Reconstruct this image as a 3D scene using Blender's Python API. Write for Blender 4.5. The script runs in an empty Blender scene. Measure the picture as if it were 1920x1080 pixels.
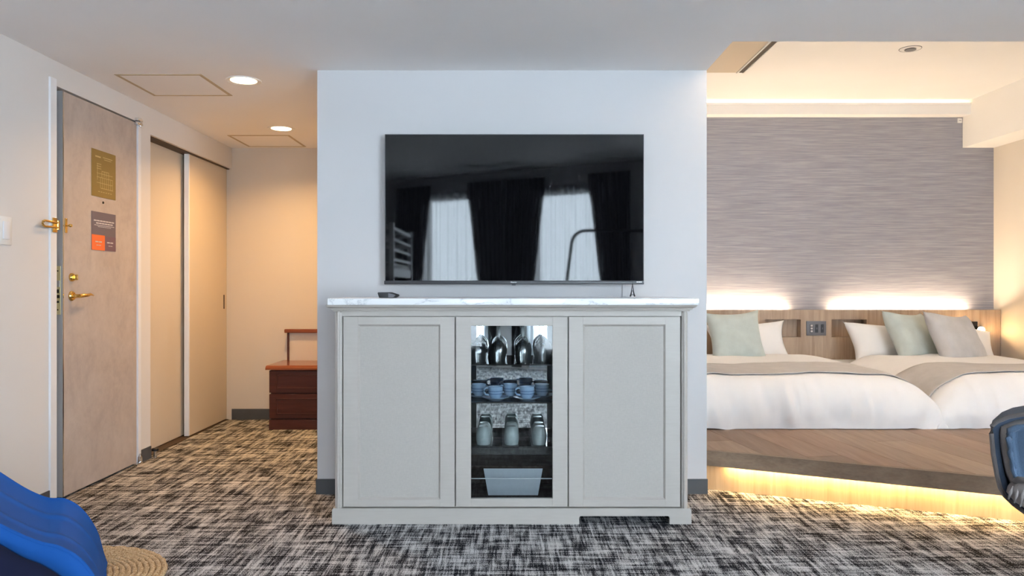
import bpy, bmesh, math, random
from mathutils import Vector, Matrix, noise as mnoise

random.seed(7)
S = bpy.context.scene
COL = S.collection
PI = math.pi

# ------------------------------------------------------------------ camera
H_EYE, FPX, VX, VY = 1.05, 1440.0, 960.0, 538.0
cam_d = bpy.data.cameras.new('camera')
cam_d.sensor_width = 36.0
cam_d.lens = FPX / 1920 * 36.0
cam_d.shift_x = (960 - VX) / 1920
cam_d.shift_y = (VY - 540) / 1920
cam_d.clip_start = 0.02
cam = bpy.data.objects.new('camera', cam_d)
cam.location = (0, 0, H_EYE)
cam.rotation_euler = (PI / 2, 0, 0)
COL.objects.link(cam)
S.camera = cam

# ------------------------------------------------------------------ view, world
S.view_settings.view_transform = 'Standard'
S.view_settings.look = 'None'
S.view_settings.gamma = 1.0
S.view_settings.use_curve_mapping = False
S.view_settings.exposure = 0.1
S.cycles.caustics_reflective = False
S.cycles.caustics_refractive = False
S.cycles.max_bounces = 8
S.cycles.diffuse_bounces = 4
S.cycles.adaptive_threshold = 0.05
S.cycles.adaptive_min_samples = 16
S.cycles.use_light_tree = False
S.cycles.transparent_max_bounces = 16
S.cycles.sample_clamp_indirect = 40.0
W = bpy.data.worlds.new('overcast_sky')
S.world = W
W.use_nodes = True
W.node_tree.nodes['Background'].inputs[0].default_value = (0.75, 0.86, 1.0, 1)
W.node_tree.nodes['Background'].inputs[1].default_value = 1.0

# ------------------------------------------------------------------ room numbers (metres; x right, y into the picture, z up)
XL, XR = -2.217, 4.139          # left wall, right wall of the bedroom
YT = 3.897                      # television wall
BX0, BX1 = -0.988, 0.988        # its two ends
YH = 6.08                       # end wall of the entrance hall
YB = 6.60                       # bed wall
ZC, ZL, ZB = 2.149, 2.60, 2.63  # low ceiling, living ceiling, bedroom ceiling
YS0, YS1 = 2.35, 3.439          # where the low ceiling begins / ends on the bedroom side
def facade(x): return -2.55 + 0.546 * x   # slanting window wall
FA = math.atan(0.546)

def px(x, y, Y):
    return Vector(((x - VX) * Y / FPX, Y, H_EYE - (y - VY) * Y / FPX))

# daylight outside the three windows of the slanting wall, (centre x, width along wall, bottom, top, power)
DAY = (0.845, 0.92, 1.0)
WINDOWS = [(-0.84, 1.10, 0.25, 2.31, 170.0), (0.725, 1.10, 0.25, 2.29, 170.0), (2.75, 1.90, 0.25, 2.30, 420.0)]  # last window is added to brighten the room, not mirrored in the screen
NX, NY = math.sin(FA), -math.cos(FA)       # outward normal of the facade
for (wx, ww, z0, z1, p) in WINDOWS:
    l = bpy.data.lights.new('daylight', 'AREA')
    l.shape = 'RECTANGLE'
    l.size, l.size_y = ww * 1.12, (z1 - z0) * 1.04
    l.energy = p
    l.color = DAY
    o = bpy.data.objects.new('daylight', l)
    o.location = (wx + NX * 0.42, facade(wx) + NY * 0.42, (z0 + z1) / 2 + 0.05)
    o.rotation_euler = (PI / 2, 0, PI + FA)   # shines back into the room
    o.rotation_euler = Vector((-NX, -NY, 0)).to_track_quat('-Z', 'Y').to_euler()
    COL.objects.link(o)

# ------------------------------------------------------------------ materials
MATS = {}
def sock(node, names):
    for n in names:
        if n in node.inputs: return node.inputs[n]
def mat(name, col, rough=0.6, metal=0.0, spec=0.5, emit=None, estr=0.0):
    m = bpy.data.materials.new(name)
    m.use_nodes = True
    b = m.node_tree.nodes['Principled BSDF']
    b.inputs['Base Color'].default_value = (*col, 1)
    b.inputs['Roughness'].default_value = rough
    b.inputs['Metallic'].default_value = metal
    b.inputs['Specular IOR Level'].default_value = spec
    if emit:
        b.inputs['Emission Color'].default_value = (*emit, 1)
        b.inputs['Emission Strength'].default_value = estr
    MATS[name] = m
    return m
def nodes(m): return m.node_tree.nodes, m.node_tree.links, m.node_tree.nodes['Principled BSDF']
def coords(m, scale=(1, 1, 1), rot=(0, 0, 0), kind='Object'):
    n, l, b = nodes(m)
    tc = n.new('ShaderNodeTexCoord'); mp = n.new('ShaderNodeMapping')
    mp.inputs['Scale'].default_value = scale
    mp.inputs['Rotation'].default_value = rot
    l.new(tc.outputs[kind], mp.inputs['Vector'])
    return mp.outputs['Vector']
def noise(m, vec, scale=5, detail=3, rough=0.5, dist=0.0):
    n, l, b = nodes(m)
    t = n.new('ShaderNodeTexNoise')
    t.inputs['Scale'].default_value = scale
    t.inputs['Detail'].default_value = detail
    t.inputs['Roughness'].default_value = rough
    t.inputs['Distortion'].default_value = dist
    l.new(vec, t.inputs['Vector'])
    return t.outputs['Fac']
def ramp(m, fac, stops):
    n, l, b = nodes(m)
    r = n.new('ShaderNodeValToRGB')
    e = r.color_ramp.elements
    while len(e) < len(stops): e.new(0.5)
    for i, (p, c) in enumerate(stops):
        e[i].position = p
        e[i].color = (*c, 1) if len(c) == 3 else c
    l.new(fac, r.inputs['Fac'])
    return r.outputs['Color']
def mathn(m, op, a, b2=None, clamp=False):
    n, l, b = nodes(m)
    t = n.new('ShaderNodeMath'); t.operation = op; t.use_clamp = clamp
    for i, v in enumerate((a, b2)):
        if v is None: continue
        if isinstance(v, (int, float)): t.inputs[i].default_value = v
        else: l.new(v, t.inputs[i])
    return t.outputs[0]
def bump(m, h, strength=0.2, dist=0.01):
    n, l, b = nodes(m)
    t = n.new('ShaderNodeBump')
    t.inputs['Strength'].default_value = strength
    t.inputs['Distance'].default_value = dist
    l.new(h, t.inputs['Height'])
    l.new(t.outputs['Normal'], b.inputs['Normal'])
def colour(m, c):
    n, l, b = nodes(m); l.new(c, b.inputs['Base Color'])

def paper(name, c, s=1.0, amt=0.12):
    m = mat(name, c, 0.85, spec=0.2)
    g = noise(m, coords(m), 2.0, 2)
    k = 0.975
    colour(m, ramp(m, g, [(0.3, tuple(v * k for v in c)), (0.7, c)]))
    return m
M_wall = paper('white_wallpaper', (0.63, 0.622, 0.63))
M_wall_l = paper('warm_white_wallpaper', (0.74, 0.71, 0.69))
M_ceil = paper('ceiling_paper', (0.92, 0.905, 0.905), amt=0.08)
M_ceil_b = paper('bedroom_ceiling_paper', (0.88, 0.87, 0.86), amt=0.05)
M_cream = paper('cream_paint', (0.70, 0.64, 0.57), amt=0.04)
M_beige = paper('beige_board', (0.72, 0.62, 0.50), amt=0.05)
M_trim = mat('white_trim', (0.80, 0.80, 0.82), 0.45)
M_base = mat('grey_vinyl_base', (0.075, 0.08, 0.088), 0.55)

# patterned carpet
M_carpet = mat('woven_carpet', (0.3, 0.3, 0.3), 0.95, spec=0.1)
def _carpet(m):
    n, l, b = nodes(m)
    a = noise(m, coords(m, (150, 7, 1)), 1.0, 4, 0.65)
    c = noise(m, coords(m, (7, 125, 1)), 1.0, 4, 0.65)
    a2 = noise(m, coords(m, (42, 4, 1)), 1.0, 2)
    c2 = noise(m, coords(m, (4, 36, 1)), 1.0, 2)
    e = noise(m, coords(m, (9, 9, 1)), 1.0, 2)
    sp = noise(m, coords(m, (300, 260, 1)), 1.0, 1)
    v = mathn(m, 'MULTIPLY', a, 0.42)
    v = mathn(m, 'ADD', v, mathn(m, 'MULTIPLY', c, 0.42))
    v = mathn(m, 'ADD', v, mathn(m, 'MULTIPLY', a2, 0.36))
    v = mathn(m, 'ADD', v, mathn(m, 'MULTIPLY', c2, 0.30))
    v = mathn(m, 'ADD', v, mathn(m, 'MULTIPLY', e, 0.20))
    v = mathn(m, 'ADD', v, mathn(m, 'MULTIPLY', sp, 0.55))
    v = mathn(m, 'MULTIPLY', v, 0.444)
    col = ramp(m, v, [(0.476, (0.008, 0.008, 0.012)), (0.495, (0.05, 0.05, 0.055)), (0.516, (0.48, 0.47, 0.475)), (0.56, (0.66, 0.65, 0.65))])
    colour(m, col)
_carpet(M_carpet)

# streaked bed-wall paper
M_grass = mat('streaked_wallpaper', (0.3, 0.3, 0.3), 0.75, spec=0.3)
def _grass(m):
    a = noise(m, coords(m, (2.6, 1, 75)), 1.0, 4, 0.65)
    c = noise(m, coords(m, (5, 1, 190)), 1.0, 3, 0.6)
    v = mathn(m, 'ADD', mathn(m, 'MULTIPLY', a, 0.6), mathn(m, 'MULTIPLY', c, 0.4))
    colour(m, ramp(m, v, [(0.34, (0.255, 0.256, 0.30)), (0.5, (0.335, 0.333, 0.375)), (0.66, (0.435, 0.428, 0.465))]))
_grass(M_grass)

def wood(name, c0, c1, axis, rough=0.45, s=1.0, spec=0.4):
    m = mat(name, c1, rough, spec=spec)
    sc = {'x': (1.5, 22, 22), 'y': (22, 1.5, 22), 'z': (22, 22, 1.3)}[axis]
    sc = tuple(v * s for v in sc)
    a = noise(m, coords(m, sc), 1.0, 5, 0.6, 0.4)
    f = noise(m, coords(m, tuple(v * 5 for v in sc)), 1.0, 2)
    v = mathn(m, 'ADD', mathn(m, 'MULTIPLY', a, 0.75), mathn(m, 'MULTIPLY', f, 0.25))
    colour(m, ramp(m, v, [(0.32, c0), (0.68, c1)]))
    return m
M_head = wood('pale_oak_board', (0.34, 0.235, 0.165), (0.55, 0.42, 0.31), 'z')
M_plank = [wood('oak_plank_%s' % k, c0, c1, 'y', 0.5) for k, c0, c1 in (
    ('tan', (0.29, 0.195, 0.13), (0.41, 0.285, 0.195)),
    ('light', (0.33, 0.225, 0.15), (0.45, 0.32, 0.225)),
    ('warm', (0.30, 0.185, 0.12), (0.40, 0.265, 0.18)),
    ('brown', (0.235, 0.15, 0.098), (0.33, 0.22, 0.15)))]
M_fascia = wood('oak_edge_board', (0.23, 0.16, 0.11), (0.36, 0.26, 0.18), 'x', 0.5)
M_riser = wood('oak_riser_board', (0.45, 0.31, 0.18), (0.62, 0.47, 0.30), 'z', 0.5)
M_dresser = wood('red_brown_wood', (0.055, 0.014, 0.010), (0.10, 0.028, 0.020), 'x', 0.35)
M_dtop = wood('red_brown_top', (0.20, 0.055, 0.025), (0.30, 0.10, 0.045), 'x', 0.16)
M_dark = wood('dark_brown_wood', (0.018, 0.012, 0.010), (0.042, 0.028, 0.023), 'x', 0.7, spec=0.06)

# greige cabinet paint and linen panel
M_cab = mat('greige_paint', (0.50, 0.485, 0.465), 0.42)
def _cab(m):
    f = noise(m, coords(m, (14, 14, 120)), 1.0, 3)
    colour(m, ramp(m, f, [(0.3, (0.46, 0.42, 0.38)), (0.7, (0.48, 0.44, 0.40))]))
_cab(M_cab)
M_linen = mat('linen_panel', (0.5, 0.49, 0.47), 0.7)
def _lin(m):
    a = noise(m, coords(m, (500, 1, 60)), 1.0, 2); c = noise(m, coords(m, (60, 1, 500)), 1.0, 2)
    v = mathn(m, 'MULTIPLY', mathn(m, 'ADD', a, c), 0.5)
    colour(m, ramp(m, v, [(0.35, (0.43, 0.395, 0.36)), (0.65, (0.475, 0.44, 0.40))]))
_lin(M_linen)
M_marble = mat('white_marble', (0.85, 0.86, 0.87), 0.12)
def _marb(m):
    n, l, b = nodes(m)
    f = noise(m, coords(m, (1.6, 3.0, 3.0), (0.3, 0.2, 0.6)), 1.6, 6, 0.62, 1.6)
    d = mathn(m, 'ABSOLUTE', mathn(m, 'SUBTRACT', f, 0.5))
    colour(m, ramp(m, d, [(0.0, (0.62, 0.63, 0.65)), (0.012, (0.80, 0.81, 0.82)), (0.04, (0.88, 0.885, 0.89))]))
_marb(M_marble)

# door skin
M_door = mat('mottled_beige_laminate', (0.5, 0.42, 0.36), 0.5, spec=0.35)
def _door(m):
    a = noise(m, coords(m, (1, 2.2, 1.6)), 2.6, 6, 0.62, 0.6)
    c = noise(m, coords(m, (1, 9, 9)), 3.0, 4, 0.6)
    v = mathn(m, 'ADD', mathn(m, 'MULTIPLY', a, 0.7), mathn(m, 'MULTIPLY', c, 0.3))
    colour(m, ramp(m, v, [(0.3, (0.40, 0.335, 0.305)), (0.5, (0.50, 0.425, 0.38)), (0.7, (0.57, 0.49, 0.44))]))
_door(M_door)
M_closet = paper('cream_laminate', (0.68, 0.59, 0.48), amt=0.02)
M_steel = mat('grey_metal', (0.42, 0.43, 0.45), 0.4, 0.25)
M_chrome = mat('chrome', (0.75, 0.76, 0.78), 0.15, 1.0)
M_brass = mat('polished_brass', (0.72, 0.48, 0.16), 0.18, 1.0)
M_lock = mat('pale_brass_plate', (0.72, 0.66, 0.38), 0.35, 0.5)
M_black = mat('black_plastic', (0.012, 0.012, 0.014), 0.35)
M_dgrey = mat('dark_grey_plastic', (0.05, 0.052, 0.06), 0.4)
M_mgrey = mat('mid_grey_plastic', (0.16, 0.16, 0.18), 0.45)
M_hole = mat('dark_slot', (0.01, 0.009, 0.008), 0.8)
M_hatch = mat('hatch_frame', (0.50, 0.40, 0.27), 0.5)
M_gap = mat('shadow_gap_brown', (0.06, 0.035, 0.02), 0.6)
M_plastic = mat('white_plastic', (0.80, 0.79, 0.77), 0.4)
M_screen = mat('black_screen_glass', (0.004, 0.004, 0.005), 0.03, spec=0.62)
M_silver = mat('silver_print', (0.75, 0.76, 0.78), 0.3, 0.3)
M_gold = mat('gold_plate', (0.33, 0.25, 0.09), 0.4, 0.55)
M_goldline = mat('gold_print', (0.62, 0.52, 0.26), 0.45, 0.3)
M_mauve = mat('mauve_print', (0.15, 0.125, 0.155), 0.55)
M_plum = mat('plum_print', (0.17, 0.10, 0.14), 0.55)
M_orange = mat('orange_print', (0.85, 0.17, 0.045), 0.55)
M_print = mat('pale_print', (0.62, 0.58, 0.58), 0.6)
M_mirror = mat('mirror', (0.95, 0.96, 0.96), 0.02, 1.0)
M_led = mat('warm_led', (1, 0.8, 0.5), 0.5, emit=(1.0, 0.68, 0.32), estr=2.5)
M_bulb = mat('lamp_disc', (1, 0.9, 0.7), 0.5, emit=(1.0, 0.74, 0.42), estr=9)
for _m in (M_led, M_bulb): _m.cycles.emission_sampling = 'NONE'
M_reflector = mat('lamp_reflector', (0.85, 0.80, 0.72), 0.3, 0.4)

def fabric(name, c, rough=0.9, weave=420, amt=0.25, mott=0.08):
    m = mat(name, c, rough, spec=0.15)
    try: m.node_tree.nodes['Principled BSDF'].inputs['Sheen Weight'].default_value = 0.15
    except Exception: pass
    f = noise(m, coords(m), weave, 2)
    g = noise(m, coords(m), 14, 3)
    bump(m, f, amt, 0.003)
    colour(m, ramp(m, mathn(m, 'ADD', mathn(m, 'MULTIPLY', f, 0.5), mathn(m, 'MULTIPLY', g, 0.5)),
                   [(0.35, tuple(v * (1 - mott) for v in c)), (0.65, tuple(min(1, v * (1 + mott)) for v in c))]))
    return m
M_linenw = fabric('white_bed_linen', (0.88, 0.865, 0.86), amt=0.08, mott=0.012)
M_runner = fabric('beige_runner_cloth', (0.56, 0.525, 0.50), amt=0.4)
M_green = fabric('pale_green_cushion_cloth', (0.54, 0.60, 0.575), amt=0.35)
M_taupe = fabric('pale_grey_cushion_cloth', (0.585, 0.57, 0.57), amt=0.35)
M_denim = fabric('denim_blue_cloth', (0.085, 0.13, 0.20), weave=500, amt=0.5, mott=0.18)
M_denim_d = fabric('deep_denim_cloth', (0.055, 0.075, 0.115), weave=500, amt=0.5, mott=0.15)
M_greyb = fabric('grey_brown_cloth', (0.27, 0.235, 0.225), weave=500, amt=0.5, mott=0.15)
M_pipe = fabric('taupe_piping', (0.13, 0.112, 0.107), weave=500, amt=0.3)
M_drape = fabric('charcoal_drape', (0.035, 0.036, 0.045), weave=300, amt=0.3)
M_mattress = fabric('mattress_cloth', (0.75, 0.74, 0.73), amt=0.15)
M_slide = mat('blue_moulded_plastic', (0.014, 0.095, 0.37), 0.6, spec=0.08)
M_slide_d = mat('navy_shade_plastic', (0.008, 0.012, 0.05), 0.5)  # navy holds the shade beneath the slide
M_white_wood = mat('white_lacquer', (0.80, 0.81, 0.83), 0.35)
M_jute = mat('jute_braid', (0.42, 0.27, 0.13), 0.95, spec=0.1)
def _jute(m):
    f = noise(m, coords(m, (160, 160, 60)), 1.0, 3)
    colour(m, ramp(m, f, [(0.3, (0.36, 0.22, 0.11)), (0.5, (0.60, 0.43, 0.25)), (0.7, (0.78, 0.62, 0.42))]))
    bump(m, f, 0.8, 0.006)
_jute(M_jute)
M_cup = mat('blue_glaze', (0.20, 0.33, 0.50), 0.2)
def _cup(m):
    n, l, b = nodes(m)
    tc = n.new('ShaderNodeTexCoord'); sep = n.new('ShaderNodeSeparateXYZ')
    l.new(tc.outputs['Object'], sep.inputs[0])
    ang = mathn(m, 'ARCTAN2', sep.outputs['Y'], sep.outputs['X'])
    s1 = mathn(m, 'SINE', mathn(m, 'ADD', mathn(m, 'MULTIPLY', ang, 18.0), mathn(m, 'MULTIPLY', sep.outputs['Z'], 260.0)))
    s2 = mathn(m, 'SINE', mathn(m, 'SUBTRACT', mathn(m, 'MULTIPLY', ang, 18.0), mathn(m, 'MULTIPLY', sep.outputs['Z'], 260.0)))
    pat = mathn(m, 'MULTIPLY', s1, s2)
    inb = mathn(m, 'MULTIPLY', mathn(m, 'GREATER_THAN', sep.outputs['Z'], 0.018), mathn(m, 'LESS_THAN', sep.outputs['Z'], 0.045))
    v = mathn(m, 'MULTIPLY', mathn(m, 'GREATER_THAN', pat, 0.25), inb)
    colour(m, ramp(m, v, [(0.0, (0.30, 0.44, 0.62)), (1.0, (0.075, 0.14, 0.27))]))
_cup(M_cup)
M_saucer = mat('pale_blue_glaze', (0.30, 0.42, 0.58), 0.2)

def thin_glass(name, tint, ior=1.5, rough=0.02):
    m = bpy.data.materials.new(name); m.use_nodes = True
    n, l = m.node_tree.nodes, m.node_tree.links
    n.remove(n['Principled BSDF'])
    tr = n.new('ShaderNodeBsdfTransparent'); tr.inputs[0].default_value = (*tint, 1)
    gl = n.new('ShaderNodeBsdfGlossy'); gl.inputs['Roughness'].default_value = rough
    fr = n.new('ShaderNodeFresnel'); fr.inputs['IOR'].default_value = ior
    mx = n.new('ShaderNodeMixShader')
    l.new(fr.outputs[0], mx.inputs[0]); l.new(tr.outputs[0], mx.inputs[1]); l.new(gl.outputs[0], mx.inputs[2])
    l.new(mx.outputs[0], n['Material Output'].inputs['Surface'])
    return m
M_pane = thin_glass('clear_pane', (0.96, 0.98, 0.98))
M_glass = thin_glass('drinking_glass', (0.975, 0.985, 0.985), 1.9)
def milky(m, fac, c1, c2, df_=0.5):
    n, l = m.node_tree.nodes, m.node_tree.links
    out = n['Material Output']; old = out.inputs['Surface'].links[0].from_socket
    df = n.new('ShaderNodeBsdfTranslucent'); df.inputs[0].default_value = (*c1, 1)
    d2 = n.new('ShaderNodeBsdfDiffuse'); d2.inputs[0].default_value = (*c2, 1)
    a = n.new('ShaderNodeMixShader'); a.inputs[0].default_value = df_
    l.new(df.outputs[0], a.inputs[1]); l.new(d2.outputs[0], a.inputs[2])
    mx = n.new('ShaderNodeMixShader'); mx.inputs[0].default_value = fac
    l.new(old, mx.inputs[1]); l.new(a.outputs[0], mx.inputs[2]); l.new(mx.outputs[0], out.inputs['Surface'])
milky(M_glass, 0.02, (0.92, 0.95, 0.97), (0.92, 0.95, 0.97))
M_shelf = thin_glass('green_shelf_glass', (0.93, 0.955, 0.95))
M_sheer = bpy.data.materials.new('white_sheer'); M_sheer.use_nodes = True
def _sheer(m):
    n, l = m.node_tree.nodes, m.node_tree.links
    n.remove(n['Principled BSDF'])
    tr = n.new('ShaderNodeBsdfTransparent'); tr.inputs[0].default_value = (0.9, 0.95, 1, 1)
    tl = n.new('ShaderNodeBsdfTranslucent'); tl.inputs[0].default_value = (0.85, 0.88, 0.92, 1)
    mx = n.new('ShaderNodeMixShader'); mx.inputs[0].default_value = 0.55
    l.new(tr.outputs[0], mx.inputs[1]); l.new(tl.outputs[0], mx.inputs[2])
    l.new(mx.outputs[0], n['Material Output'].inputs['Surface'])
_sheer(M_sheer)

# ------------------------------------------------------------------ mesh helpers
class MB:
    def __init__(s): s.bm = bmesh.new()
    def box(s, x0, x1, y0, y1, z0, z1, bev=0.0, seg=2, M=None):
        r = bmesh.ops.create_cube(s.bm, size=1.0)
        vs = r['verts']
        bmesh.ops.scale(s.bm, vec=(x1 - x0, y1 - y0, z1 - z0), verts=vs)
        bmesh.ops.translate(s.bm, vec=((x0 + x1) / 2, (y0 + y1) / 2, (z0 + z1) / 2), verts=vs)
        if M is not None: bmesh.ops.transform(s.bm, matrix=M, verts=vs)
        if bev > 0:
            es = list({e for v in vs for e in v.link_edges})
            bmesh.ops.bevel(s.bm, geom=es, offset=bev, segments=seg, profile=0.5, affect='EDGES')
        return s
    def lathe(s, prof, seg=24, M=None, close=True):
        rings = []
        for (r, z) in prof:
            if r <= 1e-6:
                rings.append([s.bm.verts.new((0, 0, z))])
            else:
                rings.append([s.bm.verts.new((r * math.cos(2 * PI * k / seg), r * math.sin(2 * PI * k / seg), z)) for k in range(seg)])
        for a, b in zip(rings[:-1], rings[1:]):
            for k in range(seg):
                k2 = (k + 1) % seg
                if len(a) == 1 and len(b) == 1: continue
                if len(a) == 1: s.bm.faces.new((a[0], b[k2], b[k]))
                elif len(b) == 1: s.bm.faces.new((a[k], a[k2], b[0]))
                else: s.bm.faces.new((a[k], a[k2], b[k2], b[k]))
        if M is not None:
            bmesh.ops.transform(s.bm, matrix=M, verts=[v for r in rings for v in r])
        return s
    def cyl(s, p0, p1, r0, r1=None, seg=16):
        r1 = r0 if r1 is None else r1
        p0, p1 = Vector(p0), Vector(p1)
        d = p1 - p0
        M = Matrix.Translation(p0) @ d.to_track_quat('Z', 'Y').to_matrix().to_4x4()
        return s.lathe([(0, 0), (r0, 0), (r1, d.length), (0, d.length)], seg, M)
    def tube(s, pts, r, seg=10):
        pts = [Vector(p) for p in pts]
        rs = r if isinstance(r, (list, tuple)) else [r] * len(pts)
        rings = []; up = Vector((0, 0, 1))
        for i, p in enumerate(pts):
            t = (pts[min(i + 1, len(pts) - 1)] - pts[max(i - 1, 0)]).normalized()
            u = t.cross(up)
            if u.length < 1e-3: u = t.cross(Vector((1, 0, 0)))
            u.normalize(); v = t.cross(u).normalized()
            if rings and False: pass
            rings.append([s.bm.verts.new(p + rs[i] * (math.cos(2 * PI * k / seg) * u + math.sin(2 * PI * k / seg) * v)) for k in range(seg)])
        for a, b in zip(rings[:-1], rings[1:]):
            for k in range(seg):
                s.bm.faces.new((a[k], a[(k + 1) % seg], b[(k + 1) % seg], b[k]))
        s.bm.faces.new(rings[0]); s.bm.faces.new(list(reversed(rings[-1])))
        return s
    def prism(s, poly, z0, z1, M=None):
        a = [s.bm.verts.new((p[0], p[1], z0)) for p in poly]
        b = [s.bm.verts.new((p[0], p[1], z1)) for p in poly]
        s.bm.faces.new(list(reversed(a))); s.bm.faces.new(b)
        for k in range(len(poly)):
            k2 = (k + 1) % len(poly)
            s.bm.faces.new((a[k], a[k2], b[k2], b[k]))
        if M is not None: bmesh.ops.transform(s.bm, matrix=M, verts=a + b)
        return s
    def grid(s, fn, nu, nv, flip=False):
        g = [[s.bm.verts.new(fn(i / nu, j / nv)) for j in range(nv + 1)] for i in range(nu + 1)]
        for i in range(nu):
            for j in range(nv):
                f = (g[i][j], g[i + 1][j], g[i + 1][j + 1], g[i][j + 1])
                s.bm.faces.new(tuple(reversed(f)) if flip else f)
        return s
    def obj(s, name, m, parent=None, smooth=False, label=None, loc=None):
        bmesh.ops.recalc_face_normals(s.bm, faces=s.bm.faces[:])
        if loc is None:
            if parent is not None: loc = Vector((0, 0, 0)); off = wl(parent)
            else:
                vs = [v.co for v in s.bm.verts]
                off = Vector(((min(v.x for v in vs) + max(v.x for v in vs)) / 2, (min(v.y for v in vs) + max(v.y for v in vs)) / 2, min(v.z for v in vs)))
                loc = off
        else: off = Vector(loc)
        bmesh.ops.translate(s.bm, vec=-off, verts=s.bm.verts[:])
        me = bpy.data.meshes.new(name)
        s.bm.to_mesh(me); s.bm.free()
        me.materials.append(m)
        if smooth:
            for p in me.polygons: p.use_smooth = True
            if smooth != 'all':
                try: me.set_sharp_from_angle(angle=math.radians(38))
                except Exception: pass
        o = bpy.data.objects.new(name, me)
        COL.objects.link(o)
        o.location = loc
        if parent is not None: o.parent = parent
        if label: o['label'] = label
        return o
def wl(o):
    v = Vector((0, 0, 0))
    while o is not None:
        v += Vector(o.location); o = o.parent
    return v
def thing(name, label, cat, loc=(0, 0, 0), group=None):
    o = bpy.data.objects.new(name, None); COL.objects.link(o)
    o.location = loc; o.empty_display_size = 0.05
    return tag(o, label, cat, group)
def tag(o, label, cat, group=None, kind=None):
    o['label'] = label; o['category'] = cat
    if group: o['group'] = group
    if kind: o['kind'] = kind
    return o
def struct(o, label=None):
    o['kind'] = 'structure'
    if label: o['label'] = label
    return o
def sroot(name, loc, label=None):
    o = bpy.data.objects.new(name, None); COL.objects.link(o); o.location = loc
    return struct(o, label)
def copy_tree(o, loc, label, parent=None):
    c = o.copy(); COL.objects.link(c); c.location = loc
    if label: c['label'] = label
    for ch in list(o.children):
        d = ch.copy(); COL.objects.link(d); d.parent = c
        for g in list(ch.children):
            e = g.copy(); COL.objects.link(e); e.parent = d
    return c
def area_light(name, loc, direction, sx, sy, energy, col, spread=PI, parent=None):
    l = bpy.data.lights.new(name, 'AREA'); l.shape = 'RECTANGLE'; l.size = sx; l.size_y = sy
    l.energy = energy; l.color = col; l.spread = spread
    o = bpy.data.objects.new(name, l); COL.objects.link(o)
    o.location = loc; o.rotation_euler = Vector(direction).to_track_quat('-Z', 'Y').to_euler()
    if parent is not None:
        o.location = Vector(loc) - wl(parent); o.parent = parent
    return o
WARM = (1.0, 0.57, 0.20)
WARM2 = (1.0, 0.72, 0.42)

# ================================================================== STRUCTURE
T = 0.12
# floor
b = MB(); b.prism([(XL - 0.2, facade(XL - 0.2)), (XR + 0.1, facade(XR + 0.1)), (XR + 0.1, YB), (XL - 0.2, YB)], -0.05, 0.0)
struct(b.obj('floor', M_carpet, loc=(0, 0, 0)), 'black and cream streaked woven carpet floor')
# television wall block
b = MB(); b.box(BX0, BX1, YT, YB + T, 0, ZB + 0.05)
struct(b.obj('wall_center', M_wall), 'white papered wall block carrying the television')
b = MB(); b.box(BX0 - 0.004, BX0 + 0.10, YT - 0.006, YT, 0, 0.076); b.box(BX0 + 0.1, BX1 + 0.004, YT - 0.006, YT, 0, 0.076)
b.box(BX0 - 0.006, BX0, YT - 0.006, YH, 0, 0.076)
struct(b.obj('baseboard_center', M_base), 'dark grey baseboard of the television wall')
# left wall with the door and closet openings
DY0, DY1, DZ = 3.725, 4.545, 2.028
CY0, CZ = 4.709, 1.985
b = MB()
b.box(XL - 0.16, XL, facade(XL) - 0.2, 3.69, 0, ZL)
b.box(XL - 0.16, XL, 3.69, DY1 + 0.03, DZ, ZL)
b.box(XL - 0.16, XL, DY1 + 0.03, CY0, 0, ZL)
b.box(XL - 0.16, XL, CY0, YH, CZ, ZL)
struct(b.obj('wall_left', M_wall_l), 'warm white papered wall with the entrance door')
b = MB()
b.box(XL, XL + 0.006, 0.3, 3.69, 0, 0.076); b.box(XL, XL + 0.006, DY1 + 0.035, CY0, 0, 0.076)
struct(b.obj('baseboard_left', M_base), 'dark grey baseboard along the entrance wall')
# end wall of the hall
b = MB(); b.box(XL - 0.3, BX0, YH, YH + T, 0, ZC + 0.1)
struct(b.obj('wall_rear', M_cream), 'cream wall closing the entrance hall')
b = MB(); b.box(XL, BX0, YH - 0.006, YH, 0, 0.085)
struct(b.obj('baseboard_rear', M_base), 'dark grey baseboard at the end of the hall')
# bed wall, right wall
b = MB(); b.box(BX1, XR + T, YB, YB + T, 0, ZB + 0.1)
struct(b.obj('wall_back', M_grass), 'grey streaked wallpaper wall behind the beds')
b = MB(); b.box(XR, XR + T, facade(XR) - 0.1, YB, 0, ZB + 0.1)
struct(b.obj('wall_right', M_cream), 'cream wall to the right of the beds')
# ceilings
b = MB(); b.box(XL - 0.3, XR, YS0, YS1, ZC, ZC + 0.09); b.box(XL - 0.3, BX1, YS1, YT, ZC, ZC + 0.09); b.box(XL - 0.3, BX0, YT, YH, ZC, ZC + 0.09)
b.box(XL - 0.3, XR, YS0, YS0 + 0.05, ZC + 0.09, ZB + 0.05); b.box(BX1 - 0.05, BX1, YS0 + 0.05, YT, ZC + 0.09, ZB + 0.08)
struct(b.obj('ceiling', M_ceil), 'low grey-white ceiling over the room and hall')
b = MB(); b.prism([(XL - 0.2, facade(XL - 0.2)), (XR + 0.1, facade(XR + 0.1)), (XR + 0.1, YS0), (XL - 0.2, YS0)], ZL, ZL + 0.08)
struct(b.obj('ceiling', M_ceil, loc=(0, 0, ZL)), 'higher ceiling above the sitting area')
b = MB(); b.box(BX1, XR, YS0 + 0.05, YB, ZB, ZB + 0.08)
struct(b.obj('ceiling', M_ceil_b), 'bright cream ceiling above the beds')
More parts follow.
